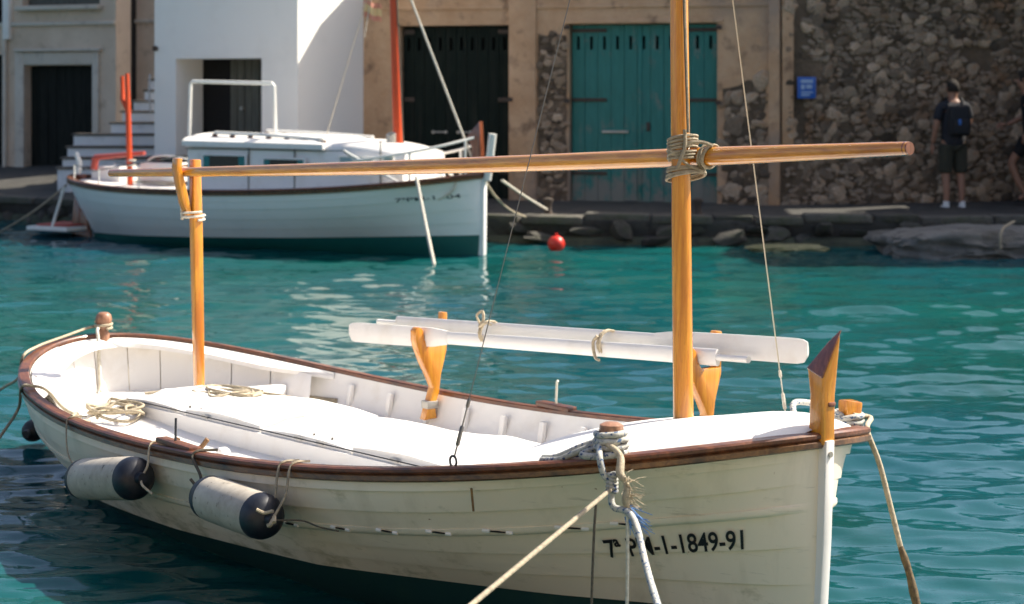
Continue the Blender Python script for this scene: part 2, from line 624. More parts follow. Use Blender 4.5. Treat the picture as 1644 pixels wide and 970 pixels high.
def make_quay():
    mb = MB()
    rows = []
    N = 150
    for i in range(N + 1):
        x = -16 + 30 * i / N
        e = edge_y(x)
        wob = .05 * mnoise.noise(Vector((x * 1.7, 0, 3))) + .03 * mnoise.noise(Vector((x * 6, 0, 9)))
        row = [Vector((x, e + .08 + wob * .5, -1.0)), Vector((x, e + .04 + wob, -.02)), Vector((x, e + .02 + wob * 1.3, .14)),
               Vector((x, e - .02 + wob, .22)), Vector((x, e - .01 + wob, .275)), Vector((x, e + .04 + wob, .300))]
        for dd in (.3, .7, 1.2, 1.8, 2.6, 3.6, 5.0, 8.0, 14.0):
            zz = quay_z(x, e + dd) + .018 * mnoise.noise(Vector((x * 1.3, dd * 1.5, 0)))
            row.append(Vector((x, e + dd, zz)))
        rows.append(row)
    mb.grid(rows)
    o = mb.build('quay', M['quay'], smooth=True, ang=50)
    o['kind'] = 'structure'
    rq = random.Random(21)
    x = -7.9
    while x < 7.0:
        w_ = rq.uniform(.45, .95)
        e0, e1 = edge_y(x), edge_y(x + w_)
        ang_ = math.atan2(e1 - e0, w_)
        kme = MB()
        dp = rq.uniform(.30, .42)
        kme.box((0, 0, 0), (w_ / math.cos(ang_) - .02, dp, .10))
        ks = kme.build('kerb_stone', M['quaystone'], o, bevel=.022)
        ks.location = (x + w_ / 2, (e0 + e1) / 2 + dp / 2 - .03 + rq.uniform(-.03, .02), .285 + rq.uniform(-.012, .022))
        ks.rotation_euler = (rq.uniform(-.03, .03), rq.uniform(-.02, .02), ang_ + rq.uniform(-.02, .02))
        x += w_
    for k in range(46):
        x = -7.6 + 14.4 * (k + rq.random() * .8) / 46
        e = edge_y(x)
        w_ = rq.uniform(.18, .50)
        Mx = Matrix.Translation((x, e - rq.uniform(-.08, .06), rq.uniform(-.02, .20))) @ Matrix.Rotation(rq.uniform(-.4, .4), 4, 'Z') @ Matrix.Rotation(rq.uniform(-.25, .25), 4, 'Y') @ Matrix.Diagonal((w_, rq.uniform(.14, .3), rq.uniform(.12, .26), 1))
        so = inst('quay_stone', rq.choice(QSTONES), o, Mx)
    # low weedy ledge along the waterline
    mb = MB()
    rows = []
    for i in range(N + 1):
        x = -16 + 30 * i / N
        e = edge_y(x)
        w = .10 + .10 * mnoise.noise(Vector((x * 1.1, 5, 3)))
        rows.append([Vector((x, e + .1, .09)), Vector((x, e - w * .6, .075)), Vector((x, e - w, .02)), Vector((x, e - w - .06, -.4))])
    mb.grid(rows)
    o = mb.build('shore_ledge', M['weedstone'], smooth=True, ang=60)
    o['kind'] = 'structure'
    # the quay the photographer stands on
    mb = MB()
    mb.box((0, -2.2, -.3), (30, 10.0, 1.3))
    o = mb.build('near_quay', M['sandstone'], bevel=.03)
    o['kind'] = 'structure'
    # unseen sandstone houses added behind the camera to bounce warm light onto the hulls
    for k, (x0, x1, hgt, lab) in enumerate(((-14, -5.2, 6.4, 'unseen sandstone house added for bounce light, left of the camera'), (-5.1, 4.0, 7.2, 'unseen sandstone house added for bounce light, behind the camera'), (4.1, 13, 6.0, 'unseen sandstone house added for bounce light, right of the camera'))):
        hs = empty('added_bounce_house', ((x0 + x1) / 2, -6.6, .35), lab, 'building', 'houses added for bounce light')
        MB().box((0, -2.0, hgt / 2), (x1 - x0, 4.0, hgt)).build('wall', M['sandstone'], hs, bevel=.02)
        MB().prism([(-.4, hgt), (.4 - 4.4, hgt), (-2.0, hgt + 1.0)], lambda p, w_: Vector((w_, p[0] + .6, p[1])), -(x1 - x0) / 2, (x1 - x0) / 2).build('roof', M['tread'], hs)
        for xx in (-2.6, 0, 2.6):
            for zz in (1.5, 4.2):
                MB().box((xx, .01, zz), (.8, .06, 1.3)).build('shutter', M['teal'], hs, bevel=.01)
    # hillside behind the houses
    mb = MB()
    rows = []
    for i in range(41):
        x = -60 + 3 * i
        rows.append([Vector((x, 36, .5)), Vector((x, 45, 2 + 1.2 * mnoise.noise(Vector((x * .1, 0, 0))))), Vector((x, 80, 12 + 4 * mnoise.noise(Vector((x * .06, 2, 0))))), Vector((x, 140, 20))])
    mb.grid(rows)
    o = mb.build('hillside', M['weedstone'], smooth=True)
    o['kind'] = 'structure'


make_quay()


# ------------------------------------------------------------------ buildings
def frame2(p0, p1):
    """wall frame: origin p0, x axis along the wall to p1, y axis into the building"""
    p0, p1 = Vector((p0[0], p0[1], 0)), Vector((p1[0], p1[1], 0))
    t = (p1 - p0).normalized()
    n = Vector((-t.y, t.x, 0))
    if n.y < 0 and abs(n.y) > .3: n = -n
    Mx = Matrix(((t.x, n.x, 0, p0.x), (t.y, n.y, 0, p0.y), (0, 0, 1, 0), (0, 0, 0, 1)))
    return Mx, (p1 - p0).length


def wall_with_holes(L, z0, z1, th, holes, step=None):
    """wall slab in its own frame (x along, y in, z up) with real rectangular openings"""
    xs = sorted({0.0, L, *[h[0] for h in holes], *[h[1] for h in holes]})
    zs = sorted({z0, z1, *[h[2] for h in holes], *[h[3] for h in holes]})
    mb = MB()
    inh = lambda x, z: any(h[0] < x < h[1] and h[2] < z < h[3] for h in holes)
    for i in range(len(xs) - 1):
        for j in range(len(zs) - 1):
            xa, xb, za, zb = xs[i], xs[i + 1], zs[j], zs[j + 1]
            if inh((xa + xb) / 2, (za + zb) / 2): continue
            mb.add([(xa, 0, za), (xb, 0, za), (xb, 0, zb), (xa, 0, zb)], [(0, 1, 2, 3)])
            mb.add([(xa, th, za), (xb, th, za), (xb, th, zb), (xa, th, zb)], [(3, 2, 1, 0)])
    for (xa, xb, za, zb) in holes:
        mb.add([(xa, 0, za), (xa, th, za), (xa, th, zb), (xa, 0, zb)], [(0, 1, 2, 3)])
        mb.add([(xb, 0, za), (xb, th, za), (xb, th, zb), (xb, 0, zb)], [(3, 2, 1, 0)])
        mb.add([(xa, 0, zb), (xb, 0, zb), (xb, th, zb), (xa, th, zb)], [(3, 2, 1, 0)])
        mb.add([(xa, 0, za), (xb, 0, za), (xb, th, za), (xa, th, za)], [(0, 1, 2, 3)])
    mb.add([(0, 0, z1), (L, 0, z1), (L, th, z1), (0, th, z1)], [(0, 1, 2, 3)])
    mb.add([(0, 0, z0), (0, th, z0), (0, th, z1), (0, 0, z1)], [(0, 1, 2, 3)])
    mb.add([(L, 0, z0), (L, th, z0), (L, th, z1), (L, 0, z1)], [(0, 1, 2, 3)])
    return mb


def put(o, Mx):
    o.matrix_world = Mx
    return o


def rubble(parent, x0, x1, z0, z1, size, depth=.05, keep=None, fill=.9, seed=1, limit=300, jit=.35, stuff=True):
    """stones bedded in mortar on the wall face (local y = 0); the largest stay objects, the rest one stuff part"""
    rg = random.Random(seed)
    spots = []
    z = z0 + size * .4
    row = 0
    while z < z1:
        x = x0 + (size * .5 if row % 2 else size * .15) + rg.uniform(0, size * .4)
        while x < x1:
            w = size * rg.choice((.4, .5, .6, .7, .8, 1.0, 1.0, 1.3, 1.7))
            if rg.random() < fill and (keep is None or keep(x, z)):
                spots.append((x + rg.uniform(-jit, jit) * size * .3, z + rg.uniform(-jit, jit) * size * .6, w, w * rg.uniform(.5, 1.0)))
            x += w * .80 + size * .05
        z += size * .58
        row += 1
    spots.sort(key=lambda q: -q[2] * q[3])
    extra = MB()
    for i, (x, z, w, h) in enumerate(spots):
        Mx = Matrix.Translation((x, rg.uniform(-.2, .25) * depth, z)) @ Matrix.Rotation(rg.uniform(-.6, .6), 4, 'Y') @ Matrix.Diagonal((w, depth * rg.uniform(1.2, 2.4), h, 1))
        me = rg.choice(STONES)
        if i < limit:
            inst('stone', me, parent, Mx)
        else:
            extra.add([Mx @ v.co for v in me.vertices], [tuple(p.vertices) for p in me.polygons])
    if extra.v and stuff:
        o = extra.build('small_stones', M['stone'], parent, smooth=True, ang=40, fix=False)
        o['kind'] = 'stuff'


def plank_door(parent, x0, x1, z0, z1, y, n, mat, slot=None, gap=.006, th=.03, name='plank', seed=0):
    rg = random.Random(seed)
    w = (x1 - x0) / n
    for k in range(n):
        a, b = x0 + k * w + gap / 2, x0 + (k + 1) * w - gap / 2
        dy = rg.uniform(-.004, .004)
        mb = MB()
        bot = z0 + rg.uniform(0, .025)
        if slot:
            c, sw, sa, sb = (a + b) / 2, slot[0] / 2, z1 - slot[1], z1 - slot[2]
            for (xa, xb, za, zb) in ((a, c - sw, bot, z1), (c + sw, b, bot, z1), (c - sw, c + sw, bot, sa), (c - sw, c + sw, sb, z1)):
                mb.box(((xa + xb) / 2, y + dy + th / 2, (za + zb) / 2), (xb - xa, th, zb - za))
        else:
            mb.box(((a + b) / 2, y + dy + th / 2, (bot + z1) / 2), (b - a, th, z1 - bot))
        mb.build(name, mat, parent)


# ---- boathouse: ochre plaster, two plank doors, rubble pier
pA = (atx(583, 26.0), 26.0)
pB = (atx(1252, 24.45), 24.45)
Mb, Lb = frame2(pA, pB)
bx = lambda px: ((px - 583) / (1252 - 583)) * Lb * (1 + .02 * (1 - (px - 583) / 669))   # photo column to metres along the wall
bh = empty('boathouse', (0, 0, 0), 'ochre plastered boathouse with a dark door and a teal door', 'building')
bh.matrix_world = Mb


def wz(px, py):       # height of a photo row on the boathouse wall
    f = (px - 583) / 669
    return CAM_H - (py - HOR) / FOC * (26.0 + (24.45 - 26.0) * f)


D1 = (bx(644), bx(823), .2, wz(730, 41))
D2 = (bx(920), bx(1155), .2, wz(1037, 38))
w = wall_with_holes(Lb, -.5, 3.35, .45, [(D1[0], D1[1], -.5, D1[3]), (D2[0], D2[1], -.5, D2[3])])
w.build('wall', M['plaster'], bh)
# vaulted roof: out of view, its round profile shaped to shade the white house corner
mb = MB()
prof = [(.0, 3.3), (.25, 3.6), (.6, 4.0), (1.2, 4.6), (2.0, 5.12), (2.8, 5.45), (3.4, 5.55), (4.2, 5.55), (5.0, 5.55), (Lb, 5.5), (Lb, 3.3)]
mb.prism(prof, lambda p, y: Vector((p[0], y, p[1])), .02, 6.0)
mb.build('roof', M['plaster'], bh)
mb = MB()
mb.box((Lb / 2, 3.3, 1.5), (Lb - .02, 5.5, 3.5))
# plaster string course and thin patches standing proud of the wall
mb = MB()
mb.box((Lb * .5, -.012, wz(800, 12)), (Lb, .024, .05))
mb.build('string_course', M['plaster'], bh, bevel=.006)
# pale jamb strip left of the teal door, and corner pilaster
for (xa, xb, za, zb, nm) in ((bx(824), bx(868), .2, 3.3, 'pilaster'), (bx(1235), bx(1252), .25, 3.3, 'pilaster')):
    mb = MB()
    mb.box(((xa + xb) / 2, -.018, (za + zb) / 2), (xb - xa, .036, zb - za))
    mb.build(nm, M['plaster'], bh, bevel=.008)
# rubble showing where the plaster has fallen


def jagged(x0, x1, z0, z1, seed, amp):
    out = []
    for k in range(64):
        t = k / 64 * 4
        e, f = int(t), t - int(t)
        x, z = ((x0 + (x1 - x0) * f, z0), (x1, z0 + (z1 - z0) * f), (x1 - (x1 - x0) * f, z1), (x0, z1 - (z1 - z0) * f))[e]
        n_ = mnoise.noise(Vector((x * 4, z * 4, seed))) * amp
        cx, cz = x - (x0 + x1) / 2, z - (z0 + z1) / 2
        l_ = math.hypot(cx, cz)
        out.append((x + cx / l_ * n_, z + cz / l_ * n_))
    return out


for (xa, xb, za, zb_, sd, am) in ((bx(871), bx(917), .15, 2.62, 3, .10), (bx(1164), bx(1230), .15, 1.85, 5, .28)):
    mb = MB().prism(jagged(xa, xb, za, zb_, sd, am), lambda p, y: Vector((p[0], y, p[1])), -.012, .01)
    mb.build('bare_mortar', M['mortar'], bh)
rubble(bh, bx(873), bx(915), .3, 2.58, .12, .045, seed=4, limit=110)
rubble(bh, bx(1160), bx(1232), .3, 2.15, .16, .05, keep=lambda x, z: z < 1.15 + 1.0 * (x - bx(1160)) / .6 or mnoise.noise(Vector((x * 3, z * 3, 1))) > .1, seed=6, limit=110)
# doors
for (D, nm, mat, n, lab) in ((D1, 'dark_door', M['door_dark'], 10, 'blackish green plank door'), (D2, 'teal_door', M['teal'], 11, 'weathered teal plank double door')):
    d = empty(nm, (D[0], .12, .3))
    d.parent = bh
    d['label'] = lab
    wd, hz = D[1] - D[0], D[3] - .3
    plank_door(d, .015, wd - .015, .03, hz - .012, 0, n, mat, (.042, .33, .15), seed=n)
    mb = MB()
    mb.box((wd / 2, .14, hz / 2), (wd - .01, .02, hz))
    mb.build('backing', M['hole'], d)
    for zz in (hz - .085, hz - 1.02, .42):
        ln, ht = (.48, .045) if nm == 'teal_door' else (.16, .06)
        for xx in (.02 + ln / 2, wd - .02 - ln / 2):
            MB().box((xx, -.012, zz), (ln, .02, ht)).build('hinge', M['iron'], d, bevel=.004)
    if nm == 'teal_door':
        mb = MB()
        mb.box((.62, -.02, .98), (.36, .03, .035))
        mb.build('bar_handle', M['steel'], d, bevel=.006)
        mb = MB()
        mb.box((wd * .5 + .06, -.012, 1.05), (.05, .02, .12))
        mb.build('lock_plate', M['iron'], d, bevel=.004)
        mb = MB()
        mb.box((wd * .475, -.010, hz / 2), (.05, .018, hz - .08))
        mb.build('meeting_strip', M['teal'], d, bevel=.004)
    else:
        for xx in (.46, .82):
            mb = MB()
            mb.tube([(xx, -.05, .96), (xx + .18, -.05, .96)], .012, 6)
            mb.tube([(xx, -.05, .96), (xx, .0, .96)], .022, 8)
            mb.tube([(xx + .18, -.05, .96), (xx + .18, 0, .96)], .022, 8)
            mb.build('bar_handle', M['steel'], d, smooth=True)
# wooden lintel over the teal door, iron pintles
mb = MB()
mb.box(((D2[0] + D2[1]) / 2, -.006, D2[3] + .035), (D2[1] - D2[0] + .16, .05, .06))
mb.build('lintel', M['plaster'], bh, bevel=.01)
for (px, py) in ((826, 158), (640, 40), (640, 140), (918, 42), (918, 160), (1158, 42), (1158, 163)):
    mb = MB()
    mb.tube([(bx(px), -.05, wz(px, py)), (bx(px), .02, wz(px, py))], .018, 6)
    mb.box((bx(px), -.04, wz(px, py) - .02), (.08, .03, .05))
    mb.build('pintle', M['iron'], bh)

for k, (px_, d_) in enumerate(((880, 23.0), (1120, 22.9))):
    g_ = at(px_, 200, d_)
    zq = quay_z(g_.x, d_)
    bo = empty('bollard', (g_.x, d_, zq), ('small iron bollard on the quay near the dark door', 'small iron bollard on the quay below the teal door')[k], 'bollard', 'bollards on the far quay')
    MB().lathe([(.07, -.02), (.06, .02), (.045, .06), (.045, .14), (.065, .17), (.06, .20), (.03, .215)], seg=14).build('post', M['iron'], bo, smooth=True, ang=50)
    MB().box((0, 0, .005), (.2, .2, .02)).build('base_plate', M['iron'], bo, bevel=.004)

# ---- rubble wall to the right
pC = (pB[0] + .004, pB[1] + .02)
pD = (7.35, 25.35)
Mr, Lr = frame2(pC, pD)
rw = empty('rubble_wall', (0, 0, 0), 'tall rubble stone wall right of the boathouse, blue sign on it', 'wall')
rw.matrix_world = Mr
mb = MB()
rows = []
NX, NZ = 60, 60
for i in range(NX + 1):
    x = Lr * i / NX
    top = 5.0 + .25 * mnoise.noise(Vector((x, 1, 7)))
    rows.append([Vector((x, .03 * mnoise.noise(Vector((x * 2.5, j * .12, 2))), -.4 + (top + .4) * j / NZ)) for j in range(NZ + 1)])
mb.grid(rows)
mb.grid([[Vector((r_[0].x, .6, r_[0].z)), Vector((r_[-1].x, .6, r_[-1].z)), r_[-1]] for r_ in rows])
mb.add([rows[0][0], rows[0][-1], Vector((0, .6, 5)), Vector((0, .6, -.4))], [(0, 1, 2, 3)])
mb.add([rows[-1][0], rows[-1][-1], Vector((Lr, .6, 5)), Vector((Lr, .6, -.4))], [(0, 1, 2, 3)])
mb.build('mortar', M['mortar'], rw, smooth=True, ang=60)
rubble(rw, .06, Lr - .1, .25, 3.3, .125, .045, seed=11, limit=300, fill=.93,
       keep=lambda x, z: not (.16 < x < .34 and z > 1.3) and mnoise.noise(Vector((x * .9, z * .9, 4))) > -.38)
mb = MB()                                                  # vertical plaster scar beside the corner
mb.box((.10, -.02, 2.2), (.16, .03, 2.4))
mb.build('plaster_scar', M['plaster'], rw, bevel=.01)
# ---- house added out of view at the right to shade the quay
nh = empty('added_shade_house', (11.3, 23.6, 0), 'unseen plastered house added at the right to shade the quay', 'building')
MB().box((0, 0, 3.2), (5.0, 3.2, 7.0)).build('wall', M['plaster'], nh, bevel=.02)
MB().prism([(-1.7, 6.6), (1.7, 6.6), (0, 7.1)], lambda p, y: Vector((y, p[0], p[1])), -2.7, 2.7).build('roof', M['tread'], nh)
for zz in (1.6, 4.6):
    MB().box((-2.52, -.6, zz), (.06, .9, 1.3)).build('window', M['glass'], nh)
ag = empty('sun_gap_wall', (8.1, 25.4, 0), 'unseen wall pair added beside the shade house, its gap lets a sun strip onto the quay', 'wall')  # added out of view; the gap between its walls shapes the sunlit strip
MB().box((0, 0, 1.7), (.4, 1.5, 3.6)).build('lower_wall', M['mortar'], ag, bevel=.02)
MB().box((0, 0, 7.0), (.4, 1.5, 2.4)).build('upper_wall', M['mortar'], ag, bevel=.02)

# ---- blue sign
sg = empty('blue_sign', at(1295, 141, 24.42), 'small square blue notice plate on the rubble wall', 'sign')
sg.rotation_euler = (0, 0, math.atan2(pD[1] - pC[1], pD[0] - pC[0]))
MB().box((0, 0, 0), (.255, .012, .28)).build('plate', M['sign'], sg, bevel=.003)
mb = MB()
for (x, z, w_, h_) in ((0, .085, .17, .045), (-.055, .01, .05, .06), (.03, .015, .08, .05), (0, -.06, .16, .02), (-.02, -.095, .12, .02)):
    mb.box((x, -.009, z), (w_, .006, h_))
mb.build('print', M['signw'], sg)

# ---- white house
wL = (atx(248, 25.6), 25.6)
wC = (atx(478, 24.55), 24.55)
Mw, Lw = frame2(wL, wC)
wh = empty('white_house', (0, 0, 0), 'whitewashed house with a deep doorway, its corner towards the harbour', 'building')
wh.matrix_world = Mw


def whx(px):       # metres along the front for a photo column
    # intersect view ray with the front line
    t = Vector((wC[0] - wL[0], wC[1] - wL[1]))
    k = (px - 822) / FOC
    s_ = (k * wL[1] - wL[0]) / (t.x - k * t.y)
    return s_ * Lw


def whz(px, py):
    s_ = whx(px) / Lw
    return CAM_H - (py - HOR) / FOC * (wL[1] + (wC[1] - wL[1]) * s_)


H0, H1, HZ = whx(282), whx(420), whz(350, 94)
MBw = wall_with_holes(Lw, -.3, 6.2, .62, [(H0, H1, -.3, HZ)])
MBw.build('wall', M['white_wall'], wh)
pE = (atx(583, 26.0) + .03, 26.05)
Mwi = Mw.inverted()
e_l = Mwi @ Vector((pE[0], pE[1], 0))
mb = MB()                                                   # side wall round the corner
mb.hexa([Vector((Lw - .001, 0, -.3)), Vector((Lw - .35, .0 + .63, -.3)), Vector((e_l.x - .35, e_l.y + 2.5, -.3)), Vector((e_l.x, e_l.y, -.3)),
         Vector((Lw - .001, 0, 6.2)), Vector((Lw - .35, .63, 6.2)), Vector((e_l.x - .35, e_l.y + 2.5, 6.2)), Vector((e_l.x, e_l.y, 6.2))])
mb.build('side_wall', M['white_wall'], wh)
mb = MB()
mb.box((Lw / 2, 2.4, 6.25), (Lw + .2, 5.0, .12))
mb.build('roof_slab', M['tread'], wh)
mb = MB()
mb.box((-.0 + .16, 2.6, 2.9), (.3, 3.96, 6.4))
mb.build('back_wall', M['white_wall'], wh)
# dark opening and weathered shutter inside the doorway
mb = MB()
mb.box(((H0 + H1) / 2, .66, HZ / 2), (H1 - H0 + .1, .03, HZ + .5))
mb.build('doorway_dark', M['hole'], wh)
sh = empty('shutter', (0, 0, 0))
sh.parent = wh
xs0 = H0 + (H1 - H0) * .62 - .37
plank_door(sh, xs0, H1 - .30, .2, HZ - .006, .56, 5, M['shutter'], name='slat', th=.03, gap=.012, seed=5)
mb = MB()
mb.tube([(xs0 + .22, .545, whz(400, 175)), (xs0 + .22, .50, whz(400, 175))], .022, 8)
mb.build('knob', M['steel'], sh)
mb = MB()
mb.tube([(.03, -.05, whz(252, 78)), (.03, .01, whz(252, 78))], .035, 8)
mb.build('wall_lamp', M['iron'], wh)
# iron handrail beside the stair
mb = MB()
mb.tube([(-.03, -.06, whz(250, 120)), (.10, -.25, whz(252, 140)), (.20, -.35, whz(272, 180))], .012, 6)
mb.build('handrail', M['steel'], wh)

# ---- beige house on the left
gL = (atx(-60, 31.3), 31.3)
gR = (atx(186, 30.0), 30.0)
Mg, Lg = frame2(gL, gR)
gh = empty('beige_house', (0, 0, 0), 'pale beige stone house with a dark garage door at the left', 'building')
gh.matrix_world = Mg


def ghx(px):
    t = Vector((gR[0] - gL[0], gR[1] - gL[1]))
    k = (px - 822) / FOC
    return (k * gL[1] - gL[0]) / (t.x - k * t.y) * Lg


def ghz(px, py):
    s_ = ghx(px) / Lg
    return CAM_H - (py - HOR) / FOC * (gL[1] + (gR[1] - gL[1]) * s_)


gd = (ghx(40), ghx(150), -.2, ghz(95, 105))
gw = (ghx(-40), ghx(8), ghz(0, 38), ghz(0, -60))
gd2 = (ghx(-58), ghx(5), -.2, ghz(0, 88))
gwin = (ghx(36), ghx(160), ghz(95, 8), ghz(95, -70))
wall_with_holes(Lg, -.3, 7.0, .4, [gd, gw, gd2, gwin]).build('wall', M['beige'], gh)
mb = MB()
mb.box((Lg / 2 + .02, 3.2, 3.3), (Lg - .4, 5.6, 7.2))
mb.build('core', M['hole'], gh)
for (a, b, c, d_) in ((ghx(26), ghx(40), .2, gd[3] + .22), (ghx(150), ghx(160), .2, gd[3] + .22)):
    mb = MB()
    mb.box(((a + b) / 2, -.02, (c + d_) / 2), (b - a, .04, d_ - c))
    mb.build('door_jamb', M['beige_trim'], gh, bevel=.006)
mb = MB()
mb.box(((gd[0] + gd[1]) / 2, -.019, gd[3] + .11), (gd[1] - gd[0] - .004, .038, .20))
mb.build('door_lintel', M['beige_trim'], gh, bevel=.006)
mb = MB()
mb.box(((ghx(28) + ghx(165)) / 2, -.05, gd[3] + .25), (ghx(165) - ghx(28), .1, .045))
mb.build('drip_mould', M['beige_trim'], gh, bevel=.01)
mb = MB()
mb.box((Lg / 2, -.03, ghz(100, 38)), (Lg, .06, .06))
mb.build('string_course', M['beige_trim'], gh, bevel=.01)
mb = MB()
mb.box(((gwin[0] + gwin[1]) / 2, -.06, gwin[2] - .05), (gwin[1] - gwin[0] + .12, .16, .07))
mb.build('window_sill', M['beige_trim'], gh, bevel=.01)
mb = MB()
mb.box(((gwin[0] + gwin[1]) / 2, .16, (gwin[2] + gwin[3]) / 2), (gwin[1] - gwin[0] - .02, .02, gwin[3] - gwin[2] - .02))
mb.build('window', M['shutter'], gh)
gdo = empty('garage_door', (0, 0, 0))
gdo.parent = gh
plank_door(gdo, gd[0] + .01, gd[1] - .01, .3, gd[3] - .01, .15, 8, M['garage'], seed=8)
gdo = empty('side_door', (0, 0, 0))
gdo.parent = gh
plank_door(gdo, gd2[0] + .01, gd2[1] - .01, .3, gd2[3] - .01, .15, 5, M['garage'], seed=9)
mb = MB()
mb.tube([(ghx(11), -.06, ghz(0, 350)), (ghx(11), -.06, 6.8)], .035, 8)
mb.build('downpipe', M['beige_trim'], gh, smooth=True)
mb = MB()
mb.box((ghx(15), -.05, ghz(15, 10)), (.13, .1, 1.1))
mb.build('white_box', M['white_wall'], gh, bevel=.01)

# ---- recess wall behind the stair
rc = empty('stair_recess_wall', (0, 0, 0), 'brownish stone wall in the gap behind the white stairs', 'wall')
mb = MB()
a0 = Vector((gR[0] - .1, 31.2, 0))
mb.box(((gR[0] + wL[0]) / 2 + .3, 31.0, 3.2), (wL[0] - gR[0] + 2.2, .4, 6.6))
mb.build('wall', M['beige'], rc)
mb = MB()
mb.box(((gR[0] + wL[0]) / 2 + .3, 30.78, at(215, 35, 31).z), (wL[0] - gR[0] + 2.2, .06, .06))
mb.build('string_course', M['beige_trim'], rc, bevel=.01)

# ---- whitewashed stairs
st = empty('staircase', at(170, 290, 27.6), 'whitewashed stone stairs climbing between the beige and white houses', 'stairs')
t_w = Vector((Mw[0][0], Mw[1][0], 0))
n_w = Vector((Mw[0][1], Mw[1][1], 0))


def step(px0, px1, pytop, d, pybot, deep=.34, tread=True):
    """one step: riser face from photo column px0 to px1 at distance d"""
    p0, p1 = at(px0, pytop, d), at(px1, pytop, d)
    zb = quay_z(p0.x, d) - .1
    sgrp = st.matrix_world.inverted() if False else Matrix.Translation(-Vector(st.location))
    base = [Vector((p0.x, p0.y, zb)), Vector((p1.x, p1.y, zb)), Vector((p1.x, p1.y + deep, zb)), Vector((p0.x, p0.y + deep, zb))]
    topz = p0.z
    mb = MB()
    mb.hexa([sgrp @ q for q in base] + [sgrp @ Vector((q.x, q.y, topz)) for q in base])
    s = mb.build('step', M['step'], st, bevel=.012)
    if tread:
        mb = MB()
        c = (base[0] + base[2]) / 2
        c.z = topz + .016
        mb.box(sgrp @ c, (p1.x - p0.x + .05, deep + .05, .03))
        mb.build('tread', M['tread'], s, bevel=.006)


for i, (x0, x1, yt, yb) in enumerate(((92, 180, 272, 292), (100, 262, 256, 272), (108, 262, 238, 256), (118, 252, 218, 238))):
    step(x0, x1, yt, 27.0 + .34 * i, yb)
for i, (x0, x1, yt) in enumerate(((178, 252, 199), (196, 252, 181), (214, 252, 164), (232, 252, 147), (240, 252, 130))):
    step(x0, x1, yt, 28.5 + .3 * i, yt + 18)

# ------------------------------------------------------------------ boats: shared hull builder
def smoothstep(a, b, x):
    t = min(1, max(0, (x - a) / (b - a)))
    return t * t * (3 - 2 * t)


class Hull:
    def __init__(s, L, B, um, ps, pb, q, zk, boot, rk, rv, bottom=-.28, rake=.35, ns=64, flare=1.2):
        s.flare = flare
        s.L, s.B, s.um, s.ps, s.pb, s.q = L, B, um, ps, pb, q
        s.zc = np.polyfit([0, .25, .5, .75, 1], zk, 4)
        s.boot, s.rk, s.rv, s.bottom, s.rake = boot, rk, rv, bottom, rake
        s.us = [(1 - math.cos(math.pi * k / ns)) / 2 for k in range(ns + 1)]

    def b(s, u):
        w = ((s.um - u) / s.um) ** s.ps if u < s.um else ((u - s.um) / (1 - s.um)) ** s.pb
        return s.B / 2 * max(0, 1 - w) ** s.q

    def z(s, u):
        return float(np.polyval(s.zc, u))

    def zb(s, u):
        return s.boot[0] + s.boot[1] * u * s.L

    def y(s, u, z):
        zs, zb = s.z(u), s.zb(u)
        r = float(np.interp(u, s.rk, s.rv))
        b = s.b(u)
        if z >= zb:
            t = max(0, (zs - z) / (zs - zb))
            return b * (1 - (1 - r) * t ** (1.7 - s.flare * smoothstep(.75, .96, u)))
        t = min(1, (zb - z) / (zb - s.bottom))
        return max(.012 * (1 if b > .02 else 0), b * r * (1 - .93 * t ** 1.4))

    def p(s, u, z, side, out=0.0):
        """point on the outside at station u, height z; side -1 starboard, +1 port"""
        y = s.y(u, z)
        zs = s.z(u)
        a = u * s.L + s.rake * max(0, zs - z) * max(0, 1 - 2.2 * u) ** 2
        if out:
            # push along the plan normal
            e = 1e-3
            u0, u1 = max(0, u - e), min(1, u + e)
            dy = (s.y(u1, z) - s.y(u0, z)) / max(1e-9, (u1 - u0) * s.L)
            n = Vector((-dy, 1, 0)).normalized()
            a += n.x * out
            y += n.y * out
        return Vector((a, side * y, z))


def strakes(h, root, mat, offs, low, name='plank', lap=.013, sides=(-1, 1)):
    """clinker planks: offs are distances under the sheer, low fractions from the last of them to the boot line"""
    for side in sides:
        bounds = []
        for o in offs:
            bounds.append(lambda u, o=o: h.z(u) - o)
        for f in low:
            bounds.append(lambda u, f=f: (h.z(u) - offs[-1]) * (1 - f) + h.zb(u) * f)
        for k in range(len(bounds) - 1):
            rows = []
            for u in h.us:
                za, zb = bounds[k](u), bounds[k + 1](u)
                r = []
                for j in range(5):
                    t = j / 4
                    z = za + (zb - za) * t
                    r.append(h.p(u, z, side, lap * t * smoothstep(0, .03, u) * smoothstep(1, .97, u)))
                zz = zb + .002
                r.append(h.p(u, zz, side, -.012 * smoothstep(0, .03, u) * smoothstep(1, .97, u)))
                rows.append(r)
            mb = MB().grid(rows)
            mb.build(name, mat, root, smooth=True, ang=40)


def bottom(h, root, mat, name='bottom'):
    rows = []
    for side in (-1, 1):
        rows = []
        for u in h.us:
            zb = h.zb(u)
            rows.append([h.p(u, zb + .004 - (zb + .004 - h.bottom) * t, side, -.001) for t in (0, .12, .25, .4, .55, .7, .85, 1)])
        MB().grid(rows).build(name, mat, root, smooth=True, ang=60)


def rail_sweep(h, root, mat, name, prof, sides=(-1, 1), u0=0.0, u1=1.0):
    """prof: (outward offset, height over the sheer) loop swept along each side"""
    for side in sides:
        rows = []
        for u in h.us:
            if u < u0 - 1e-6 or u > u1 + 1e-6: continue
            rows.append([h.p(u, h.z(u), side, o) + Vector((0, 0, dz)) for (o, dz) in prof + prof[:1]])
        MB().grid(rows).build(name, mat, root, smooth=True, ang=30)


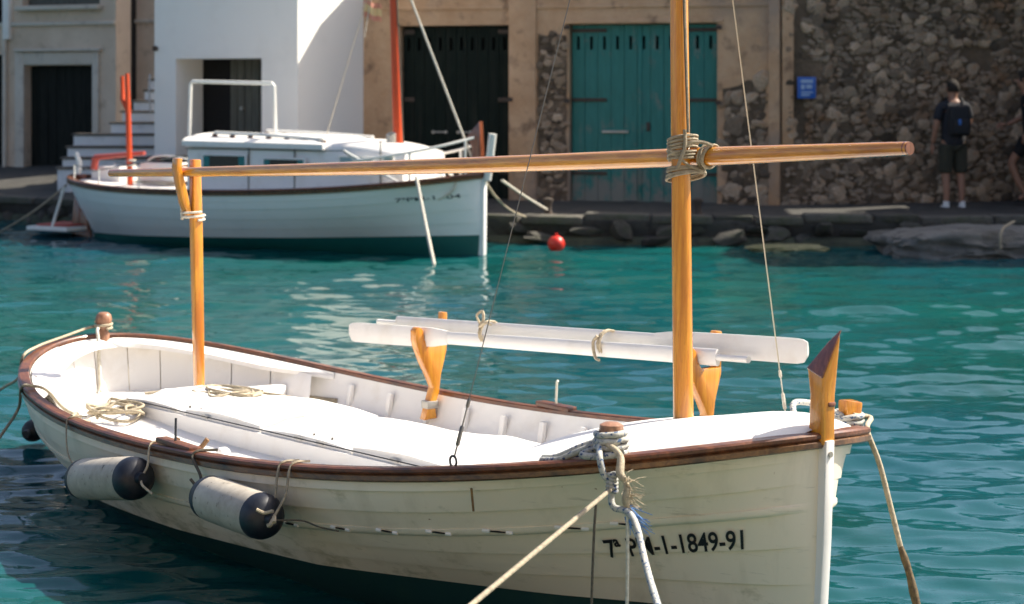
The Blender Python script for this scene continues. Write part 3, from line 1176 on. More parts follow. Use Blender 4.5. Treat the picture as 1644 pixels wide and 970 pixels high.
# ------------------------------------------------------------------ near boat
NB = Hull(4.813, 1.824, .505, 2.769, 2.652, .508, [.638, .518, .526, .63, .845], (.06, .05),
          [0, .1, .25, .45, .65, .83, .9, 1.0], [.30, .54, .72, .77, .73, .46, .28, .18])
NYAW, NROLL = .664, .029
NK = 1.07
near = empty('wooden_boat', (-2.2096, 9.951, -.1317), 'open white double ended wooden boat with varnished mast, moored in the foreground', 'boat')
near.rotation_mode = 'XYZ'
near.rotation_euler = (-NROLL, 0, NYAW - math.pi / 2)
near.scale = (NK, NK, NK)
MN = Matrix.Translation(near.location) @ near.rotation_euler.to_matrix().to_4x4() @ Matrix.Scale(NK, 4)


def NW(a, y, z):
    return MN @ Vector((a, y, z))


strakes(NB, near, M['hull'], [.02, .058, .128, .198], [0.0, .34, .67, 1.0])
bottom(NB, near, M['boot'])
# wale (rubbing band) with freeing slots
for side in (-1, 1):
    rows = []
    for u in NB.us:
        z = NB.z(u) - .20
        e = smoothstep(0, .03, u) * smoothstep(1, .975, u)
        rows.append([NB.p(u, z + dz, side, o * e) for (o, dz) in ((.0, .016), (.016, .013), (.022, .0), (.017, -.010), (.0, -.014))])
    MB().grid(rows).build('wale', M['hull'], near, smooth=True, ang=50)
for a in (3.17, 3.42, 3.63, 3.83, 4.02, 4.22, 4.36):
    u = a / NB.L
    z = NB.z(u) - .196
    p0, p1 = NB.p(u - .004, z, -1, .0235), NB.p(u + .004, z, -1, .0235)
    mb = MB().tube([p0, (p0 + p1) / 2, p1], [.0035, .005, .0035], 6, sq=.6)
    mb.build('scupper', M['hole'], near)
    q0, q1 = NB.p(u - .0085, z, -1, .022), NB.p(u - .0045, z, -1, .022)
    r0, r1 = NB.p(u + .0045, z, -1, .022), NB.p(u + .008, z, -1, .022)
    MB().tube([q0, q1], .006, 6).build('scupper_lip', M['white'], near)
    MB().tube([r0, r1], .006, 6).build('scupper_lip', M['white'], near)
# rails
rail_sweep(NB, near, M['rail'], 'cap_rail', [(-.032, -.004), (.012, -.004), (.018, .003), (.018, .012), (.010, .017), (-.028, .017), (-.032, .012)])
rail_sweep(NB, near, M['rail_low'], 'rubbing_strake', [(-.005, -.029), (.011, -.029), (.019, -.023), (.019, -.009), (.012, -.005), (-.005, -.005)])
# bulwark lining inside
for side in (-1, 1):
    rows = []
    for u in NB.us:
        if u < .02 or u > .965: continue
        b = NB.b(u)
        rows.append([NB.p(u, NB.z(u) - .002, side, -.034), NB.p(u, NB.z(u) - .05, side, -.036),
                     NB.p(u, NB.z(u) - .11, side, -.036), NB.p(u, NB.z(u) - .20, side, -.034)])
    MB().grid(rows).build('bulwark_lining', M['white'], near, smooth=True)


def deck_z(u, y):
    b = max(.05, NB.b(u))
    return NB.z(u) - .150 + .050 * (1 - min(1, (y / b) ** 2))


# working deck
A0, A1 = .80, 4.08
rows = []
for i in range(34):
    u = (A0 + (A1 - A0) * i / 33) / NB.L
    bi = NB.y(u, NB.z(u) - .15) - .03
    rows.append([Vector((u * NB.L, bi * (j / 8 - 1), deck_z(u, bi * (j / 8 - 1)))) for j in range(17)])
MB().grid(rows).build('deck', M['white'], near, smooth=True)
# timber heads along the bulwark
for side in (-1, 1):
    a = 1.12
    while a < 4.0:
        u = a / NB.L
        c = NB.p(u, NB.z(u) - .12, side, -.045)
        zt, zb_ = NB.z(u) - .035, NB.z(u) - .155
        mb = MB()
        mb.hexa([Vector((a - .017, c.y - .013, zb_)), Vector((a + .017, c.y - .013, zb_)), Vector((a + .017, c.y + .013, zb_)), Vector((a - .017, c.y + .013, zb_)),
                 Vector((a - .015, c.y + side * .012 - .009, zt)), Vector((a + .015, c.y + side * .012 - .009, zt)), Vector((a + .015, c.y + side * .012 + .009, zt)), Vector((a - .015, c.y + side * .012 + .009, zt))])
        mb.build('timber_head', M['white'], near, bevel=.003)
        a += .27
# arched hatch boards on the centre line
hz = lambda a: .442 + .0262 * a
segs = [(.86, 1.42, .0), (1.43, 2.05, .012), (2.06, 2.72, .0), (2.73, 3.38, .014)]
for (a0, a1, up) in segs:
    for half in (0,):
        rows = []
        for i in range(25):
            a = a0 + (a1 - a0) * i / 24
            arch = .014 * math.sin(math.pi * i / 24)
            zt = hz(a) + up
            r = [Vector((a, -.285, hz(a) - .13))]
            for j in range(25):
                y = -.285 + .57 * j / 24
                rum = .016 * mnoise.noise(Vector((a * 5, y * 6, a0 * 3))) + .007 * mnoise.noise(Vector((a * 14, y * 15, a0)))
                r.append(Vector((a, y, zt + arch + .034 * (1 - (y / .285) ** 2) + rum * min(1, (.30 - abs(y)) * 8))))
            r.append(Vector((a, .285, hz(a) - .13)))
            rows.append(r)
        mb = MB().grid(rows)
        n = len(rows[0])
        mb.add(rows[0], [tuple(range(n))])
        mb.add(rows[-1], [tuple(range(n))])
        mb.build('hatch_board', M['white'], near, smooth=True, ang=40)
mb = MB()                                                   # coaming plank under the boards
mb.prism([(.84, hz(.84) - .012), (3.40, hz(3.40) - .012), (3.40, hz(3.4) - .10), (.84, hz(.84) - .12)], lambda p, y: Vector((p[0], y, p[1])), -.302, -.286)
mb.prism([(.84, hz(.84) - .012), (3.40, hz(3.40) - .012), (3.40, hz(3.4) - .10), (.84, hz(.84) - .12)], lambda p, y: Vector((p[0], y, p[1])), .286, .302)
mb.build('coaming', M['white'], near)
# raised forward hatch
rows = []
for i in range(9):
    a = 3.46 + .52 * i / 8
    r = [Vector((a, -.36, deck_z(a / NB.L, .36) - .03))]
    for j in range(13):
        y = -.36 + .72 * j / 12
        r.append(Vector((a, y, deck_z(a / NB.L, y) + .035 + .035 * (1 - (y / .36) ** 2))))
    r.append(Vector((a, .36, deck_z(a / NB.L, .36) - .03)))
    rows.append(r)
mb = MB().grid(rows)
mb.add(rows[0], [tuple(range(15))])
mb.add(rows[-1], [tuple(range(15))])
mb.build('forward_hatch', M['white'], near, smooth=True, ang=40)
# lashing cord over the hatch edge with hooks and hasps
path = [Vector((a, -.300, hz(a) + .004)) for a in (.90, 1.2, 1.5, 1.8, 2.1, 2.4, 2.7, 3.0, 3.36)]
MB().tube(path, .0028, 5).build('hatch_cord', M['black'], near)
for a in (1.34, 1.62, 2.36, 2.52, 3.02):
    mb = MB()
    mb.box((a, -.297, hz(a) + .004), (.05, .008, .012))
    mb.build('hasp', M['steel'], near, bevel=.002)
for a in (1.42, 1.52, 2.42, 2.55, 3.0):
    mb = MB()
    mb.tube([(a, -.26, hz(a) + .008), (a, -.26, hz(a) + .026)], .005, 5)
    mb.build('pin', M['wire'], near)
# stern well: covering board, staved lining, floor
for side in (-1, 1):
    rows = []
    for u in NB.us:
        if u > .215: break
        b = NB.b(u)
        wdt = .135 * smoothstep(.215, .12, u) + .006
        rows.append([NB.p(u, NB.z(u), side, -.043) + Vector((0, 0, -.002)), NB.p(u, NB.z(u), side, -min(b, wdt + .02) if b < .02 else -(wdt + .03)) + Vector((0, 0, -.014)),
                     NB.p(u, NB.z(u), side, -(wdt + .032)) + Vector((0, 0, -.034))])
    for r in rows:
        for p in r:
            if p.y * side < 0: p.y = 0
            p.x = max(p.x, .03)
    MB().grid(rows).build('covering_board', M['white'], near, smooth=True, ang=50)
rows = []
fl = []
for i in range(16):
    a = .12 + .72 * i / 15
    bi = NB.b(a / NB.L) - .10
    fl.append([Vector((a, bi * (j / 5 - 1), .385 - .00 * a)) for j in range(11)])
MB().grid(fl).build('well_floor', M['white'], near)
NST = 11
for k in range(NST):
    f0, f1 = k / NST, (k + 1) / NST - .0022
    def ring(f):
        # half ring from starboard quarter round the stern to the port quarter
        s_ = f * 2 - 1
        side = -1 if s_ < 0 else 1
        u = .185 * abs(s_) ** 1.7
        return u, side
    pts = []
    for f in (f0, f0 * .75 + f1 * .25, (f0 + f1) / 2, f0 * .25 + f1 * .75, f1):
        u, side = ring(f)
        q = NB.p(u, NB.z(u), side, -.105)
        if q.y * side < 0: q.y = 0
        q.x = max(q.x, .10)
        pts.append((q, NB.z(u)))
    mb = MB()
    mb.grid([[Vector((q.x, q.y, zz - .02)), Vector((q.x + .035, q.y * .96, .45)), Vector((q.x + .06, q.y * .92, .36))] for (q, zz) in pts])
    mb.build('stave', M['white'], near, smooth=True)
mb = MB()                                                   # thwart across the well
mb.box((.80, 0, .415), (.05, 1.16, .09))
mb.build('well_bulkhead', M['white'], near, bevel=.004)
for (a, y) in ((.36, -.47), (.62, -.60)):
    mb = MB()
    mb.hexa([Vector((a - .02, y * .82 - .015, .385)), Vector((a + .02, y * .82 - .015, .385)), Vector((a + .02, y * .82 + .015, .385)), Vector((a - .02, y * .82 + .015, .385)),
             Vector((a - .02, y - .015, .56)), Vector((a + .02, y - .015, .56)), Vector((a + .02, y + .015, .56)), Vector((a - .02, y + .015, .56))])
    mb.build('knee', M['white'], near, bevel=.004)
# fore deck
rows = []
for u in [4.06 / NB.L + (1 - .004 - 4.06 / NB.L) * (1 - (1 - i / 16) ** 1.6) for i in range(17)]:
    b = max(.004, NB.b(u) - .03)
    cr = .085 * smoothstep(0, .5, NB.b(u)) + .01
    r = []
    for j in range(17):
        f = j / 8 - 1
        r.append(Vector((u * NB.L, b * f, NB.z(u) + .004 + cr * (1 - f * f) ** .9)))
    rows.append(r)
mb = MB().grid(rows)
n = len(rows[0])
mb.add(rows[0] + [Vector((4.06, max(-1, min(1, q.y / (NB.b(4.06 / NB.L) - .03))) * (NB.y(4.06 / NB.L, NB.z(4.06 / NB.L) - .2) - .03), deck_z(4.06 / NB.L, q.y) - .03)) for q in reversed(rows[0])], [tuple(range(2 * n))])
mb.build('fore_deck', M['white'], near, smooth=True, ang=35)
# stem: white timber below, varnished head above
mb = MB()
mb.prism([(4.775, .835), (4.842, .84), (4.838, .55), (4.825, .25), (4.80, -.3), (4.72, -.3), (4.755, .25)], lambda p, y: Vector((p[0], y, p[1])), -.018, .018)
mb.build('stem', M['white'], near, bevel=.003)
mb = MB()
mb.tube([(4.846, 0, .80), (4.838, 0, .80)], .009, 8)
mb.build('stem_bolt', M['steel'], near)
yw = .028
lo = [Vector((4.775, -yw, .822)), Vector((4.836, -yw, .826)), Vector((4.836, yw, .826)), Vector((4.775, yw, .822))]
md = [Vector((4.780, -yw, .97)), Vector((4.834, -yw, .97)), Vector((4.834, yw, .97)), Vector((4.780, yw, .97))]
hi = [Vector((4.768, -yw, 1.045)), Vector((4.832, -yw, 1.022)), Vector((4.852, yw, 1.166)), Vector((4.800, yw, 1.120))]
mb = MB()
mb.add(lo + md + hi, [(0, 3, 2, 1), (8, 9, 10, 11)] + [(r_ + k, r_ + (k + 1) % 4, r_ + 4 + (k + 1) % 4, r_ + 4 + k) for r_ in (0, 4) for k in range(4)])
mb.build('stem_head', M['pine'], near, bevel=.008, bseg=3)
mb = MB()
up_ = (hi[1] - hi[0]).cross(hi[3] - hi[0]).normalized() * .006
mb.hexa([p - up_ * .4 for p in hi] + [p + up_ for p in hi])
mb.build('stem_cap', M['darkwood'], near, bevel=.006, bseg=3)
mb = MB()
mb.box((4.834, .010, .945), (.008, .030, .014))
mb.build('stem_notch', M['darkwood'], near, bevel=.003)
# stern post head
mb = MB()
mb.lathe([(.030, .60), (.032, .655), (.022, .675), (.026, .69), (.037, .705), (.041, .728), (.036, .750), (.022, .762)], (.03, 0, 0), 16)
mb.build('stern_post_head', M['bitt'], near, smooth=True, ang=50)
mb = MB()
mb.prism([(-.03, .62), (.05, .62), (.22, -.28), (.13, -.28), (.02, .30)], lambda p, y: Vector((p[0], y, p[1])), -.022, .022)
mb.build('stern_post', M['white'], near, bevel=.005)


# bitts on each bow
def bitt(side):
    c = NB.p(4.47 / NB.L, NB.z(4.47 / NB.L), side, -.02)
    return c


for side in (-1, 1):
    c = bitt(side)
    if side < 0:
        mb = MB().lathe([(.030, c.z - .005), (.030, c.z + .04), (.026, c.z + .055), (.037, c.z + .085), (.035, c.z + .105), (.02, c.z + .112)], (c.x, c.y, 0), 14)
        mb.build('bitt', M['bitt'], near, smooth=True, ang=45)
    else:
        mb = MB()
        mb.hexa([Vector((c.x - .025, c.y - .025, c.z - .01)), Vector((c.x + .025, c.y - .025, c.z - .01)), Vector((c.x + .025, c.y + .025, c.z - .01)), Vector((c.x - .025, c.y + .025, c.z - .01)),
                 Vector((c.x - .03, c.y - .02, c.z + .10)), Vector((c.x + .02, c.y - .03, c.z + .105)), Vector((c.x + .035, c.y + .03, c.z + .095)), Vector((c.x - .02, c.y + .035, c.z + .10))])
        mb.build('bitt', M['pine'], near, bevel=.005)
# mast
mtop = (4.085, 0, 3.62)
mbase = (4.225, 0, .55)
path = [Vector(mbase).lerp(Vector(mtop), i / 12) for i in range(13)]
MB().tube(path, [.0335 - .010 * (i / 12) ** 1.5 for i in range(13)], 20).build('mast', M['pine'], near, smooth=True, ang=40)
# aft crutch post with its fork arm, centre line
mb = MB()
for (p0, p1, w0, w1) in (((.985, .03, .36), (.90, .03, 1.16), .030, .029), ((.90, .03, 1.16), (.845, .03, 1.545), .029, .024)):
    pass
post = [(.868, .088, .40), (.832, .088, .80), (.790, .088, 1.25), (.765, .088, 1.545)]
rows = []
for (p, hw) in zip(post, (.020, .022, .024, .021)):
    p = Vector(p)
    rows.append([p + Vector((-hw, -hw, 0)), p + Vector((hw, -hw, 0)), p + Vector((hw, hw, 0)), p + Vector((-hw, hw, 0))])
mb = MB()
vs = [q for r in rows for q in r]
fs = [(0, 3, 2, 1), (12, 13, 14, 15)]
for i in range(3):
    for k in range(4):
        fs.append((i * 4 + k, i * 4 + (k + 1) % 4, i * 4 + 4 + (k + 1) % 4, i * 4 + 4 + k))
mb.add(vs, fs)
mb.build('crutch_post', M['pine'], near, bevel=.005)
mb = MB()
arm = [(.772, .058, 1.27), (.770, .034, 1.34), (.768, .008, 1.44), (.767, -.008, 1.50), (.767, -.006, 1.55)]
rows = []
for (p, hw) in zip(arm, (.010, .018, .017, .015, .014)):
    p = Vector(p)
    rows.append([p + Vector((-.026, -hw, 0)), p + Vector((.026, -hw, 0)), p + Vector((.026, hw, 0)), p + Vector((-.026, hw, 0))])
vs = [q for r in rows for q in r]
fs = [(0, 3, 2, 1), (16, 17, 18, 19)]
for i in range(4):
    for k in range(4):
        fs.append((i * 4 + k, i * 4 + (k + 1) % 4, i * 4 + 4 + (k + 1) % 4, i * 4 + 4 + k))
mb.add(vs, fs)
mb.build('crutch_arm', M['pine'], near, bevel=.005)
mb = MB()
mb.tube([Vector((.785, .078, 1.262)) + Vector((.042 * math.cos(t), .052 * math.sin(t), .003 * t)) for t in [k * .35 for k in range(38)]], .006, 6)
mb.tube(spline([(.745, .06, 1.515), (.735, .035, 1.512), (.738, .02, 1.48), (.738, .03, 1.40), (.742, .04, 1.26)], 6), .006, 6)
mb.build('crutch_lashing', M['rope_white'], near, smooth=True)


# oar crutches on the port side: curved arm + straight back, bolted to the bulwark
def oar_crutch(a, zb_, zt, label):
    y = .815
    c = empty('oar_crutch', (a, y, zb_))
    c.parent = near
    h = zt - zb_
    kz = h / .425
    prof = [(-.052, 0), (.02, .005), (.007, .055), (.028, .115), (.036, .19), (.064, .29), (.064, .318), (-.035, .312), (-.059, .342), (-.069, .383), (-.082, .396), (-.100, .396), (-.114, .383), (-.112, .342),
            (-.104, .315), (-.07, .246), (-.028, .178), (-.007, .137), (-.024, .082)]
    prof = [(p_[0], p_[1] * kz) for p_ in prof]
    mb = MB().prism(prof, lambda p, w_: Vector((w_, p[0], p[1])), -.022, .022)
    mb.build('arm', M['pine'], c, bevel=.006)
    mb = MB()
    mb.box((0, .051, .90 * h), (.042, .026, .34 * h))
    mb.build('back_horn', M['pine'], c, bevel=.006)
    mb = MB()
    mb.box((0, -.008, .15 * h), (.052, .062, .035))
    mb.build('bracket', M['steel'], c, bevel=.003)
    return c


oar_crutch(1.70, .40, .852, 'a')
oar_crutch(3.47, .53, .95, 'b')
# thole pads and pins
for side, a in ((1, 2.48), ):
    c = NB.p(a / NB.L, NB.z(a / NB.L), side, -.01)
    mb = MB()
    mb.box((c.x, c.y, c.z + .027), (.22, .05, .022))
    mb.build('thole_pad', M['rail'], near, bevel=.005)
    mb = MB().tube([(c.x + .0, c.y, c.z + .03), (c.x + .003, c.y, c.z + .13), (c.x + .01, c.y, c.z + .135)], .006, 6)
    mb.build('thole_pin', M['rope_white'], near)
c = NB.p(2.50 / NB.L, NB.z(2.5 / NB.L), -1, -.02)
MB().box((c.x, c.y, c.z + .026), (.26, .05, .02)).build('thole_pad', M['rail'], near, bevel=.005)
MB().tube([(c.x - .02, c.y, c.z + .02), (c.x - .04, c.y + .01, c.z + .115)], .005, 6).build('thole_pin', M['black'], near)
# white chock and bronze rowlock on the near side deck
mb = MB()
mb.prism([(-.075, 0), (.075, 0), (.055, .05), (.02, .11), (-.01, .115), (-.05, .06)], lambda p, w_: Vector((2.42 + p[0], -.66 + w_, deck_z(.5, .66) + p[1])), -.02, .02)
mb.build('chock', M['white'], near, bevel=.008)
mb = MB()
rp = Vector((2.14, -.66, deck_z(.44, .66)))
mb.tube(spline([rp + Vector((0, 0, 0)), rp + Vector((.0, 0, .05)), rp + Vector((.05, .03, .085)), rp + Vector((.07, .05, .12))], 5), .010, 6)
mb.tube(spline([rp + Vector((0, 0, .05)), rp + Vector((-.04, -.03, .075)), rp + Vector((-.035, -.02, .115))], 5), .010, 6)
mb.build('rowlock', M['rust'], near, smooth=True)
# chain plate and turnbuckle at the near shroud; far plate
for side in (-1, 1):
    c = NB.p(3.975 / NB.L, NB.z(3.975 / NB.L), side, -.018)
    mb = MB()
    ringc = c + Vector((0, 0, .03))
    mb.tube([ringc + Vector((.017 * math.cos(t), 0, .017 * math.sin(t))) for t in [k * math.pi / 6 for k in range(13)]], .004, 6)
    mb.build('eye_bolt', M['black'], near, smooth=True)
    d = (Vector((4.10, 0, 3.5)) - ringc).normalized()
    q = ringc + d * .017
    mb = MB()
    mb.tube([q, q + d * .03], .003, 6)
    mb.tube([q + d * .03, q + d * .035, q + d * .09, q + d * .095], [.003, .007, .007, .003], 6)
    mb.tube([q + d * .095, q + d * .15], .0025, 6)
    mb.tube([q + d * .15, q + d * .155, q + d * .175, q + d * .18], [.003, .006, .006, .003], 6)
    mb.build('turnbuckle', M['wire'] if side < 0 else M['rope_white'], near, smooth=True)
    mb = MB().tube([q + d * .18, Vector((4.10, side * .02, 3.5))], .0018 if side < 0 else .0026, 5)
    mb.build('shroud', M['wire'] if side < 0 else M['stay'], near)
c = NB.p(4.06 / NB.L, NB.z(4.06 / NB.L), -1, .01)
MB().tube([c + Vector((0, 0, -.05)), c + Vector((.0, .01, -.12))], .004, 5).build('chain_plate', M['rust'], near)
# old grey batten on the port bulwark
c0, c1 = NB.p(.64 / NB.L, NB.z(.64 / NB.L), 1, -.075), NB.p(1.03 / NB.L, NB.z(1.03 / NB.L), 1, -.08)
mb = MB()
p0, p1 = Vector((c0.x, c0.y, .392)), Vector((c1.x, c1.y, .400))
mb.hexa([p0 + Vector((0, -.012, -.014)), p1 + Vector((0, -.012, -.014)), p1 + Vector((0, .006, -.014)), p0 + Vector((0, .006, -.014)),
         p0 + Vector((0, -.012, .014)), p1 + Vector((0, -.012, .014)), p1 + Vector((0, .006, .014)), p0 + Vector((0, .006, .014))])
mb.build('batten', M['rope_grey'], near, bevel=.003)

# registration letters on the bow
def hull_text(h, root, txt, side, a0, a1, zoff_fn, size_fn, mat, weight=.012, out=.010, lean=0.0):
    cu = bpy.data.curves.new('registration', 'FONT')
    cu.body = txt
    cu.size = 1.0
    cu.offset = weight
    cu.resolution_u = 4
    tmp = bpy.data.objects.new('tmp_text', cu)
    col.objects.link(tmp)
    bpy.context.view_layer.update()
    dg = bpy.context.evaluated_depsgraph_get()
    me0 = bpy.data.meshes.new_from_object(tmp.evaluated_get(dg))
    bpy.data.objects.remove(tmp)
    bm = bmesh.new()
    bm.from_mesh(me0)
    bmesh.ops.subdivide_edges(bm, edges=[e for e in bm.edges if e.calc_length() > .12], cuts=2)
    bmesh.ops.triangulate(bm, faces=bm.faces)
    xs = [v.co.x for v in bm.verts]
    x0, x1 = min(xs), max(xs)
    # arc length table so letters keep their width round the bow
    N = 400
    tab = [(a0, 0.0)]
    for i in range(1, N + 1):
        a = a0 + (a1 - a0) * i / N
        pa = h.p(tab[-1][0] / h.L, zoff_fn(a), side)
        pb = h.p(a / h.L, zoff_fn(a), side)
        tab.append((a, tab[-1][1] + (pb - pa).length))
    S_ = tab[-1][1]
    aa = np.array([t[0] for t in tab])
    ss = np.array([t[1] for t in tab])
    for v in bm.verts:
        f = (v.co.x - x0) / (x1 - x0)
        if side > 0: f = 1 - f
        a = float(np.interp(f * S_, ss, aa))
        v.co = h.p((a + lean * v.co.y * size_fn(a)) / h.L, zoff_fn(a) + v.co.y * size_fn(a), side, out)
    me = bpy.data.meshes.new('registration')
    bm.to_mesh(me)
    bm.free()
    me.materials.append(mat)
    o = bpy.data.objects.new('registration_number', me)
    col.objects.link(o)
    o.parent = root
    return o


hull_text(NB, near, '7ª PM-1-1849-91', -1, 4.258, 4.648, lambda a: .421 + (.506 - .421) * (a - 4.226) / .419, lambda a: .086, M['letter'], .017, .0145, .18)

# ------------------------------------------------------------------ things on the near boat
# yard lashed across the mast
yd = empty('yard', NW(4.2, .062, 1.655), 'long varnished yard lashed to the mast, resting in the aft crutch', 'spar')
yd.rotation_euler = near.rotation_euler
yd.scale = near.scale
yi = Matrix.Translation(-Vector((4.2, .062, 1.655)))
ya, yb = Vector((-.005, .036, 1.452)), Vector((5.06, .066, 1.707))
pts, rad = [], []
for i in range(29):
    t = i / 28
    pts.append(yi @ (ya.lerp(yb, t) + Vector((0, 0, -.012 * math.sin(math.pi * t)))))
    rad.append(.0175 + .0135 * math.sin(math.pi * min(1, t * .62 + .02)) ** 1.0 if t < .84 else .031 - .011 * ((t - .84) / .16))
MB().tube(pts, rad, 16).build('spar', M['pine_x'], yd, smooth=True, ang=50)
e = pts[-1]
MB().tube([e + Vector((-.012, 0, -.0006)), e + Vector((.004, 0, .0002))], [.0205, .019], 16).build('end_cap', M['darkwood'], yd, smooth=True, ang=30)
ls = empty('mast_lashing', NW(4.17, 0, 1.66), 'hemp rope lashing round the mast and yard crossing', 'rope')
ls.rotation_euler = near.rotation_euler
ls.scale = near.scale
mb = MB()
rg = random.Random(5)
# turns: rings round the mast above and below the yard, and diagonal ones round both
def turn(cz, tilt, rx, ry, cy, dz=.0, ph=0.0, n=26):
    return [Vector((rx * math.cos(ph + 2 * math.pi * k / n), cy + ry * math.sin(ph + 2 * math.pi * k / n), cz + tilt * math.cos(ph + 2 * math.pi * k / n) + dz * k / n)) for k in range(n + 1)]


for k in range(4):
    mb.tube(turn(.055 - k * .012 + rg.uniform(-.002, .002), .012, .041, .052, .012), .0052, 6)
for k in range(3):
    mb.tube(turn(.012 - k * .010, .004, .041, .050, .012), .0050, 6)
for k in range(4):
    mb.tube(turn(-.040 - k * .0095 + rg.uniform(-.002, .002), .006 + .004 * k, .043 + .004 * k, .070, .030), .0050, 6)
mb.tube(spline([(-.042, -.01, .035), (.0, -.043, .018), (.045, .0, -.03), (.06, .05, -.05)], 8), .005, 6)
mb.tube(spline([(-.043, -.005, -.018), (.0, -.043, .004), (.042, -.01, .02)], 8), .005, 6)
mb.tube(spline([(.042, -.02, .085), (.047, -.022, .03), (.036, -.035, -.022), (.03, -.036, -.04)], 8), .0062, 6)
mb.build('turns', M['rope_grey'], ls, smooth=True)
mb = MB()
for (dx, tl) in ((.058, .01), (.068, -.004), (.080, .012)):
    mb.tube([Vector((dx + tl * math.sin(t), .062 + .037 * math.cos(t), .0 + .037 * math.sin(t))) for t in [k * math.pi / 10 for k in range(21)]], .0055, 6)
mb.tube(spline([(.04, -.02, .03), (.055, .0, .045), (.075, .03, .045), (.1, .05, .035)], 6), .007, 6)
mb.build('seizing', M['rope_grey'], ls, smooth=True)
# halyard falls beside the mast
for (dx, dy, m, lab) in ((.038, -.018, 'rope_dark', 'dark halyard running down beside the mast'), (.047, -.020, 'rope', 'pale halyard running down beside the mast, right of the dark one')):
    mb = MB().tube([NW(4.185 + dx, dy, 1.735), NW(4.12 + dx, dy, 2.6), NW(4.09 + dx * .6, dy, 3.55)], .0032, 6)
    tag(mb.build('halyard', M[m], None, smooth=True), lab, 'rope', 'halyards')

# oars
def oar(label, a0, z0, a1, z1, y, blade_at_end, zshift=0.0):
    o = empty('oar', NW(a0, y, z0), label, 'oar', 'oars on the crutches')
    o.rotation_euler = near.rotation_euler
    o.scale = near.scale
    p0, p1 = Vector((0, 0, 0)), Vector((a1 - a0, 0, z1 - z0))
    L_ = (p1 - p0).length
    t = (p1 - p0).normalized()
    up = Vector((0, 0, 1))
    up = (up - t * up.dot(t)).normalized()
    side = t.cross(up)
    # blade outline, half heights along the oar
    def P(s_, v, w_):
        return p0 + t * s_ + up * v + side * w_
    st_ = [0, .02, .05, .12, .30, .55, .68, .74, .80]
    top = [.030, .038, .041, .042, .042, .041, .040, .036, .030]
    bot = [.020, .044, .050, .050, .050, .048, .044, .036, .030]
    th = [.005, .006, .007, .008, .010, .012, .013, .013, .013]
    mbb = MB()
    rows = []
    for s_, a_, b_2, h_ in zip(st_, top, bot, th):
        s2 = s_ if not blade_at_end else L_ - s_
        rows.append([P(s2, a_, -h_ * .4), P(s2, a_ * .4, -h_), P(s2, -b_2 * .4, -h_), P(s2, -b_2, -h_ * .4), P(s2, -b_2, h_ * .4), P(s2, -b_2 * .4, h_), P(s2, a_ * .4, h_), P(s2, a_, h_ * .4), P(s2, a_, -h_ * .4)])
    mbb.grid(rows)
    mbb.add(rows[0][:-1], [tuple(range(8))])
    mbb.build('blade', M['white'], o, smooth=True, ang=40)
    sa, sb = .70, L_ - .16
    if blade_at_end: sa, sb = L_ - .70, .16
    MB().tube([P(sa, 0, 0), P((sa + sb) / 2, 0, 0), P(sb, 0, 0)], [.012, .013, .014], 12, sq=2.3).build('shaft', M['white'], o, smooth=True, ang=50)
    s0, s1 = (L_ - .165, L_) if not blade_at_end else (.165, 0)
    MB().tube([P(s0, 0, 0), P(s0 * .7 + s1 * .3, 0, 0), P(s1, 0, 0)], [.013, .012, .013], 10).build('grip', M['white'], o, smooth=True, ang=50)
    return o


oar('white oar on the crutches, blade towards the stern, nearer of the two', 1.08, .738, 3.74, .905, .770, False)
oar('white oar on the crutches, blade towards the bow, behind the other', 1.24, .795, 3.98, .962, .826, True)
# small lashings round the oars
for (a, zc, lab) in ((2.135, .838, 'knotted rope lashing round the two oars near the aft crutch'), (2.92, .878, 'rope loop hanging round the two oars beside the mast')):
    mb = MB()
    for k in range(2):
        mb.tube([Vector((a + k * .012, .80 + .055 * math.cos(t), zc + .05 * math.sin(t))) for t in [j * math.pi / 8 for j in range(17)]], .0055, 6)
    if a < 2.5:
        mb.tube(spline([(a, .75, zc + .04), (a - .01, .74, zc + .075), (a + .015, .75, zc + .095), (a + .03, .745, zc + .06), (a + .01, .74, zc + .03), (a + .05, .74, zc + .05), (a + .09, .74, zc + .045)], 6), .0065, 6)
    else:
        mb.tube(spline([(a, .745, zc + .03), (a - .02, .74, zc + .0), (a - .005, .74, zc - .055), (a + .02, .74, zc - .065)], 6), .0065, 6)
    mb2 = MB()
    mb2.v = [tuple(MN @ Vector(v)) for v in mb.v]
    mb2.f = mb.f
    tag(mb2.build('oar_lashing', M['rope'], None, smooth=True), lab, 'rope', 'lashings on the oars')


